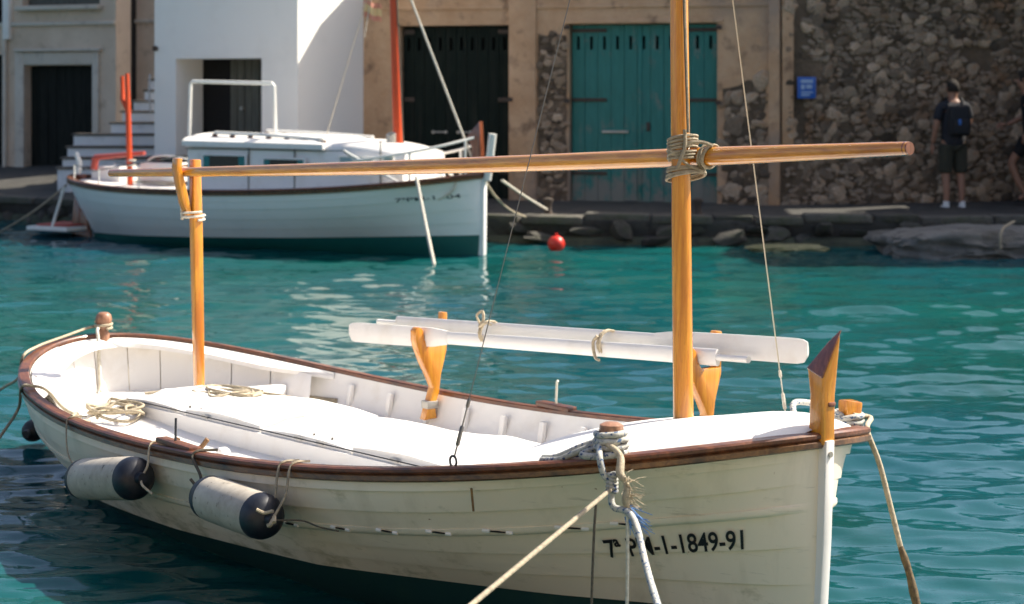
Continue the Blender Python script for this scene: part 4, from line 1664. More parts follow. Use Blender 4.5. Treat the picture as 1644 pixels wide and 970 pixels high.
# fenders
def fender(label, c0, c1, r, ropes, capmat='navy'):
    """c0 -> c1: axis ends in boat coordinates, navy cap at both ends"""
    c0, c1 = Vector(c0), Vector(c1)
    mid = (c0 + c1) / 2
    f = empty('fender', NW(*mid), label, 'fender', 'fenders')
    f.rotation_euler = near.rotation_euler
    f.scale = near.scale
    d = (c1 - c0)
    Lf = d.length
    q = d.normalized().to_track_quat('Z', 'Y').to_matrix()
    prof = [(r * .95, -Lf / 2 + .02), (r, -Lf / 2 + .05), (r * 1.0, Lf / 2 - .05), (r * .985, Lf / 2 - .035)]
    MB().lathe(prof, seg=28, M=q).build('body', M['fender'], f, smooth=True, ang=50)
    for s_ in (-1, 1):
        cp = [(r * .988, Lf / 2 - .036), (r * .97, Lf / 2 - .012), (r * .86, Lf / 2 + .012), (r * .6, Lf / 2 + .028), (r * .30, Lf / 2 + .034), (.022, Lf / 2 + .040), (.018, Lf / 2 + .06)]
        cp = [(a_, b_2 * s_) for a_, b_2 in cp]
        MB().lathe(cp, seg=28, M=q).build('end_cap', M[capmat], f, smooth=True, ang=50)
    for (pts_, rad_, m_2) in ropes:
        MB().tube(spline([Vector(p) - mid for p in pts_], 8), rad_, 6).build('lanyard', M[m_2], f, smooth=True)
    return f


def rl(a, out=.02, dz=.018, side=-1):
    p_ = NB.p(a / NB.L, NB.z(a / NB.L), side, out)
    return (p_.x, p_.y, p_.z + dz)


fender('grey cylindrical fender with navy ends nearest the stern, hung on the near side', (1.87, -.965, .335), (2.36, -.985, .42), .080,
       [([rl(1.60, -.06, .02), rl(1.60, -.0, .022), rl(1.60, .022, .0), (1.70, -.95, .41), (1.82, -.965, .36)], .0035, 'rope_grey'),
        ([rl(2.36, -.06, .02), rl(2.35, -.0, .022), rl(2.36, .023, .0), (2.39, -.955, .47), (2.405, -.985, .43), (2.44, -1.0, .41), (2.49, -.985, .385)], .0045, 'rope')])
fender('grey cylindrical fender with navy ends amidships, tilted down to the bow', (2.86, -.965, .437), (3.28, -.985, .444), .077,
       [([rl(2.70, -.07, .02), rl(2.69, .0, .022), rl(2.69, .024, .0), (2.76, -.94, .49), (2.80, -.965, .455), (2.77, -.985, .485)], .0055, 'rope_dark'),
        ([rl(3.23, -.06, .02), rl(3.23, .0, .022), rl(3.23, .023, .0), (3.28, -.95, .50), (3.325, -.985, .456)], .0045, 'rope_grey'),
        ([rl(3.29, -.06, .02), rl(3.29, .0, .022), rl(3.29, .023, .0), (3.33, -.94, .52), (3.34, -.985, .459)], .0045, 'rope_grey'),
        ([(3.335, -.99, .475), (3.315, -1.01, .468), (3.30, -1.03, .478)], .006, 'rope'),
        ([(3.335, -.985, .452), (3.345, -1.0, .437), (3.33, -1.0, .430), (3.335, -.985, .457), (3.355, -.995, .442)], .008, 'rope'),
        ([(3.34, -.985, .445), (3.37, -.90, .44), (3.42, -.865, .425), (3.47, -.82, .415)], .0028, 'rope_dark')])
fender('dark ended fender behind the stern, low over the water', (.02, -.36, .20), (-.16, -.13, .23), .055,
       [([(-.14, -.14, .26), (-.05, -.10, .33), (.02, -.06, .46)], .004, 'rope_grey')], 'black')


# ropes -----------------------------------------------------------
def rope(name, label, paths, r, mat, n=8, group='mooring ropes', seg=7, cat='rope', twist=True):
    mb = MB()
    for p in paths:
        q = spline(p, n) if len(p) > 2 else [Vector(p[0]).lerp(Vector(p[1]), i / 10) for i in range(11)]
        mb.tube(q, r if not isinstance(r, (list, tuple)) else list(np.interp(np.linspace(0, 1, len(q)), np.linspace(0, 1, len(r)), r)), seg)
    return tag(mb.build(name, M[mat], None, smooth=True, ang=60), label, cat, group)


def coil_on(c, z0, R0, r, turns, side_len=0.0, seed=1):
    """rope turns round a bitt at boat point c"""
    rg_ = random.Random(seed)
    pts_ = []
    n = int(turns * 14)
    for k in range(n + 1):
        t = 2 * math.pi * k / 14
        zz = z0 + r * 1.7 * (k / 14) + rg_.uniform(-.003, .003)
        rr = R0 + rg_.uniform(-.002, .004)
        pts_.append(NW(c.x + rr * math.cos(t), c.y + rr * math.sin(t), zz))
    return pts_


cN = bitt(-1)
cF = bitt(1)
kn = NW(4.527, -.575, .725)                                  # hitch below the near bitt
rope('mooring_rope', 'blue flecked mooring rope wound on the near bow bitt and running down to the right',
     [coil_on(cN, cN.z + .028, .043, .0105, 3.2, seed=2),
      [NW(cN.x + .0, cN.y - .045, cN.z + .05), NW(4.50, -.60, .79), NW(4.515, -.595, .745), kn],
      [kn, NW(4.545, -.585, .66), at(1018, 835, 5.65), at(1056, 972, 5.15), Vector((.46, 2.6, .42))]], .0105, 'rope_blue', 6)
rope('mooring_rope', 'dark flecked rope bunched over the rail beside the near bow bitt',
     [[NW(cN.x - .04, cN.y + .02, cN.z + .06), NW(4.36, -.55, .80), NW(4.29, -.585, .762), NW(4.24, -.60, .752)],
      [NW(cN.x - .035, cN.y - .01, cN.z + .05), NW(4.37, -.575, .788), NW(4.31, -.60, .757), NW(4.25, -.615, .748)],
      [NW(cN.x - .03, cN.y + .03, cN.z + .04), NW(4.38, -.53, .78), NW(4.31, -.565, .757), NW(4.27, -.58, .752)],
      [NW(cN.x - .04, cN.y - .03, cN.z + .03), NW(4.42, -.60, .788), NW(4.47, -.58, .79), NW(4.52, -.545, .80)]], .011, 'rope_fleck', 6)
hitch = []
for k in range(5):
    hitch.append([kn + Vector((.014 * math.cos(t), .014 * math.sin(t), .022 - k * .012 + .003 * math.sin(t * 2))) for t in [j * math.pi / 5 for j in range(11)]])
rope('rope_hitch', 'dark knotted hitch where the near bow ropes join', hitch, .0068, 'rope_fleck', 2)
rope('mooring_rope', 'taut hemp rope from the bow hitch running down to the lower left',
     [[kn + Vector((0, 0, -.02)), kn.lerp(Vector((-.95, 2.6, .42)), .5) - Vector((0, 0, .01)), Vector((-.95, 2.6, .42))]], .0075, 'rope_grey', 8)
k2 = kn + Vector((-.052, -.05, -.055))
rope('hanging_line', 'thin dark line hanging from the bow hitch into the water',
     [[k2, Vector((k2.x - .01, k2.y - .03, .45)), Vector((k2.x - .03, k2.y - .05, -.15))]], .0042, 'rope_dark', 6)
fr_top = NW(4.545, -.49, .855)
fr0 = NW(4.575, -.565, .735)
rope('frayed_rope', 'pale rope end with frayed fibres hanging beside the near bow bitt',
     [[NW(cN.x + .02, cN.y - .04, cN.z + .06), NW(4.53, -.55, .80), NW(4.555, -.57, .755), fr0],
      [fr0, fr0 + Vector((.004, -.01, -.03)), fr0 + Vector((.0, -.012, -.06)), fr0 + Vector((.006, -.012, -.078))]], [.009, .010, .012, .014, .012, .010], 'rope', 6)
mb = MB()
rg = random.Random(9)
for k in range(60):
    s_ = fr0 + Vector((rg.uniform(-.008, .01), -.012, rg.uniform(-.085, .02)))
    dv = Vector((rg.uniform(-.01, .06), rg.uniform(-.03, .02), rg.uniform(-.03, .02)))
    mb.tube([s_, s_ + dv * .5 + Vector((0, 0, .004)), s_ + dv], [.0016, .0012, .0008], 4)
o = mb.build('frayed_fibres', M['rope'], None)
tag(o, 'tangled straw coloured fibres of the frayed rope end', 'fibres', None, 'stuff')
fb = fr0 + Vector((.004, -.012, -.085))
rope('hanging_line', 'pale line hanging straight from the frayed rope end into the water',
     [[fb + Vector((0, 0, .02)), Vector((fb.x, fb.y - .01, .4)), Vector((fb.x - .01, fb.y - .03, -.15))]], .0055, 'rope_white', 6)
mb = MB()
for k in range(40):
    s_ = fb + Vector((rg.uniform(-.008, .008), -.004, rg.uniform(-.03, .02)))
    dv = Vector((rg.uniform(.0, .08), rg.uniform(-.02, .02), rg.uniform(-.065, -.02)))
    mb.tube([s_, s_ + dv * .5, s_ + dv], [.002, .0016, .0008], 4)
o = mb.build('blue_fibre_tuft', M['blue_fibre'], None)
tag(o, 'tuft of light blue fibres under the frayed rope end', 'fibres', None, 'stuff')
# far bow rope
pF = Vector(rl(4.50, .03, .02, 1))
f0 = MN @ pF
rope('mooring_rope', 'pale blue flecked rope wound on the far bow bitt by the stem head',
     [coil_on(cF, cF.z + .012, .042, .011, 2.6, seed=4),
      [NW(cF.x, cF.y - .03, cF.z + .05), NW(4.42, .40, .86), NW(4.45, .26, .88), NW(4.55, .16, .85), NW(4.62, .1, .84)]], .011, 'rope_blue', 6)
fe = [MN @ Vector((cF.x + .03, cF.y - .01, cF.z + .055)), MN @ Vector((cF.x + .05, cF.y + .05, cF.z + .045)), at(1392, 690, 6.31), at(1412, 745, 6.29), at(1430, 815, 6.26), at(1446, 880, 6.23)]
rope('mooring_rope', 'straw coloured rope from the far bow bitt slanting down to the water', [fe], .0095, 'rope', 6)
rope('weedy_rope', 'lower end of the far bow rope, brown and rough with weed', [[at(1446, 878, 6.23), at(1460, 920, 6.20), at(1476, 985, 6.16), at(1505, 1070, 6.1)]],
     [.010, .014, .012, .016, .013, .017, .014], 'weed', 8)
# stern ropes
rope('mooring_rope', 'hemp rope over the near quarter rail dropping left into the water',
     [[NW(1.08, -.60, .435), NW(1.03, -.66, .47), NW(.97, -.715, .545), NW(.93, -.76, .562), NW(.90, -.80, .555), at(30, 655, 9.03), at(8, 690, 8.87), at(-25, 735, 8.76), at(-80, 800, 8.7)]], .0075, 'rope_grey', 8)
rope('mooring_rope', 'hemp rope from the stern post head running along the rail and out left',
     [[NW(.03, .045, .685), NW(-.01, -.03, .69), NW(.07, -.22, .66), NW(.20, -.42, .635), NW(.34, -.555, .61), at(30, 606, 9.5), at(0, 626, 9.7), at(-80, 680, 10.5)],
      [NW(.03 + .04 * math.cos(t), .04 * math.sin(t), .683 + .003 * t) for t in [k * .5 for k in range(22)]]], .0075, 'rope', 6)
rope('stern_line', 'white rope hanging from the stern post head into the well',
     [[NW(.04, -.03, .688), NW(.075, -.055, .68), NW(.10, -.06, .64), NW(.14, -.07, .53), NW(.17, -.075, .42), NW(.20, -.085, .395)]], .009, 'rope_white', 8, 'loose ropes in the boat')


def tangle(cx, cy, z, rx, ry, n, seed, lift=.03):
    rg_ = random.Random(seed)
    pts_ = []
    for k in range(n):
        t = k * 1.05 + rg_.uniform(-.3, .3)
        pts_.append(NW(cx + rx * math.cos(t) * rg_.uniform(.35, 1.1), cy + ry * math.sin(t) * rg_.uniform(.35, 1.1), z + .006 + lift * rg_.random()))
    return pts_


rope('rope_coil', 'tangled heap of hemp rope on the deck near the stern quarter',
     [tangle(1.02, -.42, deck_z(.21, .42), .20, .13, 30, 3, .05), [NW(1.20, -.62, .44), NW(1.35, -.74, .47), NW(1.52, -.83, .53), NW(1.58, -.88, .53)]], .0075, 'rope', 6, 'loose ropes in the boat')
rope('rope_coil', 'loose coil of pale rope lying along the hatch boards',
     [tangle(1.22, .05, hz(1.2) + .035, .20, .16, 26, 8, .015),
      [NW(.98, -.25, .50), NW(1.02, -.12, .51), NW(1.10, .0, .52), NW(1.25, .10, .52), NW(1.45, .2, .515), NW(1.62, .26, .49)]], .0065, 'rope', 6, 'loose ropes in the boat')

# ------------------------------------------------------------------ far boat
fs0, fb0 = Vector((atx(120, 23.75), 23.75, 0)), Vector((atx(776, 20.9), 20.9, 0))
FL = (fb0 - fs0).length
FBH = Hull(FL, 2.05, .52, 2.5, 2.3, .60, [.745, .665, .675, .74, .90], (.05, .030),
           [0, .1, .25, .45, .65, .83, .92, 1.0], [.22, .45, .68, .76, .72, .52, .40, .33], bottom=-.35, rake=.45, ns=48, flare=.95)
far = empty('cabin_boat', fs0, 'white cabin boat with red mast moored along the far quay', 'boat')
fd = (fb0 - fs0).normalized()
far.rotation_euler = (0, 0, math.atan2(fd.y, fd.x))
MF = Matrix.Translation(far.location) @ far.rotation_euler.to_matrix().to_4x4()
MFi = MF.inverted()


def fy(px, py, y):
    """boat point where the view ray meets the lengthwise plane y"""
    o = MFi @ Vector((0, 0, CAM_H))
    d_ = (MFi.to_3x3() @ Vector(((px - 822) / FOC, 1, -(py - HOR) / FOC)))
    return o + d_ * ((y - o.y) / d_.y)


strakes(FBH, far, M['hull_far'], [.02, .11, .20], [0.0, .36, .70, 1.0], lap=.008)
bottom(FBH, far, M['boot_far'])
rail_sweep(FBH, far, M['rail'], 'cap_rail', [(-.05, -.005), (.022, -.005), (.028, .012), (.020, .03), (-.05, .03)])
rail_sweep(FBH, far, M['rail_low'], 'rubbing_strake', [(-.005, -.045), (.022, -.04), (.026, -.012), (.0, -.006)])
# side decks and aft deck
rows = []
for i in range(40):
    u = .03 + .94 * i / 39
    b = FBH.b(u) - .045
    rows.append([Vector((u * FL, b * (j / 5 - 1), FBH.z(u) - .06 + .05 * (1 - (j / 5 - 1) ** 2))) for j in range(11)])
MB().grid(rows).build('deck', M['white'], far, smooth=True)
# cabin
CY = .66
ca, cb, cc = fy(300, 250, -CY).x, fy(520, 250, -CY).x, fy(652, 250, -CY * .6).x
zr_a = fy(310, 222, -CY).z
zr_b = fy(515, 228, -CY).z


def cabin_pt(a, f, z):
    """half width tapers forward and upward"""
    t = smoothstep(ca, cc, a)
    wdt = CY * (1 - .18 * max(0, (a - ca) / (cc - ca)) ** 2)
    return wdt


rows = []
NA = 26
for i in range(NA + 1):
    a = ca + (cc - ca) * i / NA
    wd = cabin_pt(a, 0, 0) * (1 if i < NA - 3 else (.99, .97, .93, .86)[i - NA + 3])
    zt = zr_a + (zr_b - zr_a) * min(1, (a - ca) / (cb - ca)) - .02
    if a > cb: zt -= .10 * ((a - cb) / (cc - cb)) ** 2.0
    z0 = FBH.z(a / FL) - .05
    rows.append([Vector((a, -wd, z0)), Vector((a, -wd * .985, z0 + (zt - z0) * .5)), Vector((a, -wd * .96, zt - .05)), Vector((a, -wd * .88, zt)), Vector((a, -wd * .5, zt + .035)), Vector((a, 0, zt + .045)),
                 Vector((a, wd * .5, zt + .035)), Vector((a, wd * .88, zt)), Vector((a, wd * .96, zt - .05)), Vector((a, wd * .985, z0 + (zt - z0) * .5)), Vector((a, wd, z0))])
mb = MB().grid(rows)
mb.add(rows[0], [tuple(range(11))])
mb.add(rows[-1], [tuple(range(11))])
mb.build('cabin', M['white'], far, smooth=True, ang=40)
# raised roof with overhang aft
rows = []
for i in range(12):
    a = ca - .06 + (cb - ca + .02) * i / 11
    wd = cabin_pt(a, 0, 0) + .02
    zt = zr_a + (zr_b - zr_a) * min(1, max(0, (a - ca) / (cb - ca)))
    e_ = .0 if i < 11 else -.03
    rows.append([Vector((a, -wd, zt - .09)), Vector((a, -wd, zt - .03)), Vector((a, -wd * .9, zt + .005 + e_)), Vector((a, -wd * .5, zt + .045 + e_)), Vector((a, 0, zt + .06 + e_)),
                 Vector((a, wd * .5, zt + .045 + e_)), Vector((a, wd * .9, zt + .005 + e_)), Vector((a, wd, zt - .03)), Vector((a, wd, zt - .09))])
mb = MB().grid(rows)
mb.add(rows[0], [tuple(range(9))])
mb.add(rows[-1], [tuple(range(9))])
mb.build('roof', M['white'], far, smooth=True, ang=35)
# cream hand rail along the roof edge
for yy in (-.52, .52):
    p0, p1 = fy(345, 213, -.52), fy(520, 224, -.52)
    p0.y = p1.y = yy
    hr = MB()
    hr.tube([p0, p0.lerp(p1, .5) + Vector((0, 0, .01)), p1], .020, 8)
    r_ = hr.build('grab_rail', M['tube'], far, smooth=True)
    for k in range(7):
        q = p0.lerp(p1, k / 6)
        mb = MB()
        mb.box(q + Vector((0, 0, -.04)), (.06, .03, .06))
        mb.build('rail_foot', M['rail'], r_, bevel=.004)
# windows: frame, glass, curtains
def win(px0, py0, px1, py1, glass, yoff, curtains=False):
    p00, p11 = fy(px0, py1, yoff), fy(px1, py0, yoff)
    a0, a1, z0, z1 = p00.x, p11.x, p00.z, p11.z
    wobj = MB()
    t = .022
    for (xa, xb, za, zb) in ((a0 - t, a1 + t, z1, z1 + t), (a0 - t, a1 + t, z0 - t, z0), (a0 - t, a0, z0, z1), (a1, a1 + t, z0, z1)):
        wobj.box(((xa + xb) / 2, yoff - .004, (za + zb) / 2), (xb - xa, .02, zb - za))
    f_ = wobj.build('window', M['white'], far, bevel=.003)
    MB().box(((a0 + a1) / 2, yoff, (z0 + z1) / 2), (a1 - a0, .006, z1 - z0)).build('pane', glass, f_)
    if curtains:
        for (xa, xb) in ((a0, a0 + .14 * (a1 - a0)), (a1 - .16 * (a1 - a0), a1)):
            rows_ = []
            for k in range(9):
                x = xa + (xb - xa) * k / 8
                rows_.append([Vector((x, yoff - .0065 - .003 * math.sin(k * 2.2), z0 + .005)), Vector((x, yoff - .0065 - .003 * math.sin(k * 2.2 + .3), z1 - .005))])
            MB().grid(rows_).build('curtain', M['curtain'], f_, smooth=True)


win(327, 251, 394, 273, M['glass'], -CY - .006, True)
win(424, 257, 488, 271, M['glass'], -CY * .985 - .004, True)
win(546, 254, 598, 268, M['glass_pale'], -CY * .93 - .002)
win(617, 253, 630, 266, M['glass_pale'], -CY * .90 + .004)
for px in (398, 470, 603):       # thin battens on the cabin side
    p = fy(px, 262, -CY)
    wd = cabin_pt(p.x, 0, 0)
    z0 = FBH.z(p.x / FL)
    MB().box((p.x, -wd * .99 - .004, z0 + .25), (.014, .012, .50)).build('batten', M['wire'], far)
# white tube canopy frame
p = [fy(303, 236, -.05), fy(306, 131, -.05), fy(440, 134, -.05), fy(442, 212, -.05)]
mb = MB().tube([p[0], p[1] - Vector((0, 0, .03)), p[1] + Vector((.03, 0, 0)), p[2] + Vector((-.03, 0, 0)), p[2] - Vector((0, 0, .03)), p[3]], .022, 8)
mb.build('canopy_frame', M['tube'], far, smooth=True)
# mast, forestay, halyards
pm = fy(640, 268, 0.0)
pt = fy(632, 0, 0.0)
dv = (pt - pm)
mtopF = pm + dv * 1.5
MB().tube([pm - dv * .12, pm, pm + dv * .6, mtopF], [.058, .056, .050, .038], 14).build('mast', M['orange'], far, smooth=True, ang=50)
mb = MB()
q = fy(628, 228, -.07)
for k in range(5):
    mb.tube([q + Vector((.05 * math.cos(t), .03 * math.sin(t), -.06 + .035 * k + .02 * math.sin(t))) for t in [j * .7 for j in range(10)]], .016, 6)
mb.tube([q + Vector((0, 0, -.08)), q + Vector((0, 0, -.28))], .010, 6)
mb.build('rope_bundle', M['rope_white'], far, smooth=True)
bow_p = fy(757, 252, 0.0)
f_top = fy(660, 0, 0.0)
f_top = bow_p + (f_top - bow_p) * 1.45
MB().tube([bow_p, f_top], .012, 6).build('forestay', M['rope_white'], far)
MB().tube([mtopF, fy(523, 222, .3)], .005, 5).build('backstay', M['stay'], far)
MB().tube([pm + Vector((.09, -.03, .1)), mtopF + Vector((.03, 0, -.1))], .009, 5).build('halyard', M['rope_dark'], far)
# stem head and bow rails
ps = fy(770, 250, 0.0)
mb = MB()
a_s = FL - .03
mb.prism([(a_s - .10, .80), (a_s + .02, .82), (a_s + .02, 1.18), (a_s + .0, 1.50), (a_s - .16, 1.33), (a_s - .10, 1.20)], lambda p_, y: Vector((p_[0], y, p_[1])), -.045, .045)
mb.build('stem_head', M['darkwood'], far, bevel=.008)
mb = MB()
mb.prism([(FL - .07, .86), (FL + .03, .88), (FL + .02, -.1), (FL - .02, -.35), (FL - .12, -.35)], lambda p_, y: Vector((p_[0], y, p_[1])), -.035, .035)
mb.build('stem', M['hull_far'], far, bevel=.006)
w0 = fy(778, 268, 0)
MB().tube([(FL + .05, 0, .84), (FL + .12, 0, 1.36)], .045, 10).build('bow_roller_post', M['tube'], far, smooth=True)
for side in (-1, 1):
    def bp(u, dz):
        v = FBH.p(u, FBH.z(u), side, -.05)
        return Vector((v.x, v.y, v.z + dz))
    mb = MB()
    mb.tube(spline([bp(.80, .30), bp(.88, .33), bp(.95, .37), bp(.995, .42)], 6), .015, 7)
    mb.tube([bp(.90, .0), bp(.90, .335)], .014, 7)
    mb.tube([bp(.80, .30), bp(.78, .42), bp(.88, .02)], .016, 7)
    mb.tube([bp(.985, .0), bp(.985, .40)], .013, 7)
    mb.build('bow_rail', M['tube'], far, smooth=True)
    mb = MB()
    mb.tube([Vector((ca - .02, side * CY, zr_a - .12)), Vector((cb, side * .62, zr_b - .10)), bp(.78, .42)], .008, 6)
    mb.tube([bp(.05, .20), bp(.15, .18), Vector((ca - .02, side * CY, zr_a - .20))], .007, 6)
    mb.build('life_line', M['wire'], far)
    for uu in (.05, .17, .30):
        MB().tube([bp(uu, .0), bp(uu, .20)], .010, 6).build('stanchion', M['tube'], far)
# aft crutch, tiller, rudder head, boxes in the cockpit
oc = fy(206, 300, -.15)
mb = MB()
p0, p1, p2 = fy(209, 300, -.15), fy(206, 190, -.15), fy(204, 118, -.15)
mb.tube([p0, p1, p2], [.036, .034, .026], 8)
pj, pk = fy(202, 175, -.15), fy(196, 122, -.15)
mb.tube([pj + Vector((.02, 0, 0)), fy(197, 160, -.15), pk], [.030, .030, .022], 8)
mb.build('crutch_post', M['orange'], far, smooth=True)
mb = MB()
p0, p1 = fy(232, 246, -.05), fy(153, 253, -.02)
mb.tube([p0, p0.lerp(p1, .5), p1], [.026, .030, .036], 8)
mb.tube([p1, fy(151, 272, -.02)], .045, 8)
mb.build('tiller', M['tiller'], far, smooth=True)
mb = MB()
for k in range(4):
    mb.tube([fy(212, 268, -.18) + Vector((.04 * math.cos(t), .03 * math.sin(t), -.10 + .06 * k)) for t in [j * .7 for j in range(10)]], .014, 6)
mb.build('rope_bundle', M['rope_white'], far, smooth=True)
for (x0, y0, x1, y1, yy, m_2) in ((228, 262, 292, 290, .1, 'white'), (150, 268, 196, 292, .1, 'white'), (238, 251, 290, 262, .15, 'glass')):
    q0, q1 = fy(x0, y1, yy), fy(x1, y0, yy)
    MB().box(((q0.x + q1.x) / 2, yy + .2, (q0.z + q1.z) / 2), (q1.x - q0.x, .5, q1.z - q0.z)).build('locker', M[m_2], far, bevel=.02)
mb = MB()
mb.tube(spline([fy(222, 280, .1), fy(240, 256, .1), fy(262, 250, .1), fy(300, 255, .1)], 6), .013, 6)
mb.build('cockpit_rail', M['tube'], far, smooth=True)
mb = MB()
p0 = fy(124, 282, 0)
mb.tube([p0 - Vector((0, 0, .05)), fy(128, 262, 0), fy(122, 246, 0)], [.04, .035, .03], 8)
mb.build('stern_post_head', M['tube'], far, smooth=True)
mb = MB()
mb.box(Vector((.06, 0, .70)), (.22, .08, .16))
mb.build('rudder_head', M['darkwood'], far, bevel=.01)
mb = MB()
mb.prism([(.02, .55), (.12, .55), (.36, -.3), (-.08, -.3)], lambda p_, y: Vector((p_[0], y, p_[1])), -.025, .025)
mb.build('rudder', M['darkwood'], far, bevel=.006)
mb = MB()
q0 = fy(62, 352, -.2)
mb.box((q0.x * .5 + .1, -.05, .10), (abs(q0.x) + .25, .70, .05))
mb.build('bathing_platform', M['tube'], far, bevel=.01)
mb = MB()
mb.box((q0.x * .5 + .1, -.05, .14), (abs(q0.x) + .1, .5, .02))
mb.build('platform_slat', M['tiller'], far, bevel=.004)
mb = MB()
mb.tube([(.05, -.25, .62), (-.10, -.30, .13)], .02, 6)
mb.tube([(.05, .2, .62), (-.10, .25, .13)], .02, 6)
mb.build('platform_strut', M['tube'], far)
# number on the bow
tA, tB = fy(650, 327, -.5), fy(722, 317, -.3)
hull_text(FBH, far, '7ªPM-1  04', -1, FL * .868, FL * .972, lambda a: .60 + .05 * (a - FL * .868) / (FL * .104), lambda a: .064, M['letter_far'], .006, .012)

# flag on the far boat's stay
fl_ = empty('flag', at(598, 12, 22.2), 'small faded red and yellow flag hanging by the red mast', 'flag')
for k, (m_2, z0, z1) in enumerate((('flag_r', .10, .04), ('flag_y', .04, -.05), ('flag_r', -.05, -.11))):
    rows = []
    for i in range(11):
        x = -.10 + .21 * i / 10
        rows.append([Vector((x, .02 * math.sin(i * 1.1 + z * 8), z - .35 * (x + .1) + .012 * math.sin(i * .9))) for z in (z0, (z0 + z1) / 2, z1)])
    MB().grid(rows).build('stripe', M[m_2], fl_, smooth=True)
mb = MB().tube([at(585, 60, 22.2) - Vector(fl_.location), at(600, -30, 22.2) - Vector(fl_.location), at(628, -260, 22.1) - Vector(fl_.location)], .006, 5)
mb.build('flag_line', M['rope_white'], fl_)

# far mooring ropes, buoy, rocks
rope('mooring_rope', 'white rope from the cabin boat bow slanting into the water', [[at(668, 284, 20.55), at(681, 350, 20.3), at(697, 426, 19.9)]], .020, 'rope_white', 6, 'ropes of the cabin boat')
rope('mooring_rope', 'slack white rope looped along the cabin boat bow', [[at(733, 284, 20.75), at(728, 305, 20.72), at(705, 320, 20.78), at(682, 328, 20.85)]], .013, 'rope_white', 6, 'ropes of the cabin boat')
rope('mooring_rope', 'tan rope hanging from the cabin boat stem to the quay', [[at(776, 284, 20.9), at(795, 315, 21.4), at(820, 338, 22.0), at(848, 350, 22.7)]], .013, 'rope', 6, 'ropes of the cabin boat')
rope('mooring_rope', 'pale straight rope from the boathouse quay to the cabin boat bow', [[at(806, 290, 21.1), at(845, 317, 22.3), at(880, 338, 23.0)]], .016, 'rope_white', 6, 'ropes of the cabin boat')
rope('mooring_rope', 'grey stern rope of the cabin boat going down left', [[at(108, 296, 23.7), at(60, 335, 23.6), at(8, 368, 23.8), at(-60, 405, 24)]], .013, 'rope_grey', 6, 'ropes of the cabin boat')
by = empty('mooring_buoy', at(893, 396, 21.6), 'round red mooring buoy floating off the cabin boat bow', 'buoy')
MB().lathe([(.10 * math.sin(t), -.10 * math.cos(t) + .03) for t in [.05 + k * 3.04 / 14 for k in range(15)]], seg=20).build('float', M['red'], by, smooth=True)
MB().tube([(0, 0, .12), (0, 0, .155)], .018, 8).build('eye', M['red'], by)


def rock(name, label, c, s, mat, seed, sub=5, flat=.55):
    bm = bmesh.new()
    bmesh.ops.create_icosphere(bm, subdivisions=sub, radius=1)
    for v in bm.verts:
        q = v.co.normalized()
        p = 4
        k = (abs(q.x) ** p + abs(q.y) ** p + abs(q.z) ** p) ** (-1 / p)
        n_ = 1.2 * mnoise.fractal(q * 1.7 + Vector((seed, 0, 0)), .8, 2.1, 7) - .9 * abs(mnoise.noise(q * 3.1 + Vector((0, seed, 0))))
        v.co = Vector((q.x * s[0], q.y * s[1], q.z * s[2])) * k * (1 + .13 * n_)
    me = bpy.data.meshes.new(name)
    bm.to_mesh(me)
    bm.free()
    me.materials.append(mat)
    shade(me, True, 50)
    o = bpy.data.objects.new(name, me)
    o.location = c
    col.objects.link(o)
    return tag(o, label, 'rock')


rock('shore_rock', 'large flat topped grey rock at the right edge of the water', (5.15, 21.2, .02), (1.02, .75, .27), M['rock'], 3)
rock('algae_rock', 'low yellow green algae covered rock at the waterline', (atx(1262, 21.75), 21.75, .0), (.46, .28, .045), M['algae'], 8, 4)
rope('rock_rope', 'short grey rope lying over the large flat rock', [[at(1628, 356, 20.9), at(1612, 365, 20.6), at(1606, 378, 20.43), at(1606, 400, 20.42)]], .016, 'rope_grey', 6, None)


# ------------------------------------------------------------------ people
def skin_body(name, pts_, edges, mat, parent, sub=2):
    """continuous surface grown over a jointed skeleton"""
    me = bpy.data.meshes.new(name)
    me.from_pydata([p[:3] for p in pts_], edges, [])
    o = bpy.data.objects.new(name, me)
    col.objects.link(o)
    o.parent = parent
    sk = o.modifiers.new('skin', 'SKIN')
    me.skin_vertices[0].data[0].use_root = True
    for i, p in enumerate(pts_):
        me.skin_vertices[0].data[i].radius = (p[3], p[4] if len(p) > 4 else p[3])
    ss_ = o.modifiers.new('subdivision', 'SUBSURF')
    ss_.levels = ss_.render_levels = sub
    me.materials.append(mat)
    sk.use_smooth_shade = True
    return o


def finger_hand(mb, wrist, down, fwd, side, scale=1.0):
    w_, d, f, s_ = Vector(wrist), Vector(down).normalized(), Vector(fwd).normalized(), Vector(side).normalized()
    palm = [w_, w_ + d * .035, w_ + d * .085]
    mb.tube(palm, [.024, .036, .036], 8, sq=.5)
    for k, (off, ln) in enumerate(((-.028, .062), (-.010, .074), (.010, .070), (.027, .055))):
        b = w_ + d * .08 + f * off
        mb.tube([b, b + d * ln * .5 + s_ * .004, b + d * ln + s_ * .018], [.0095, .009, .007], 6)
    b = w_ + d * .03 + f * -.034
    mb.tube([b, b + d * .03 - f * .022, b + d * .062 - f * .026 + s_ * .012], [.011, .0105, .008], 6)


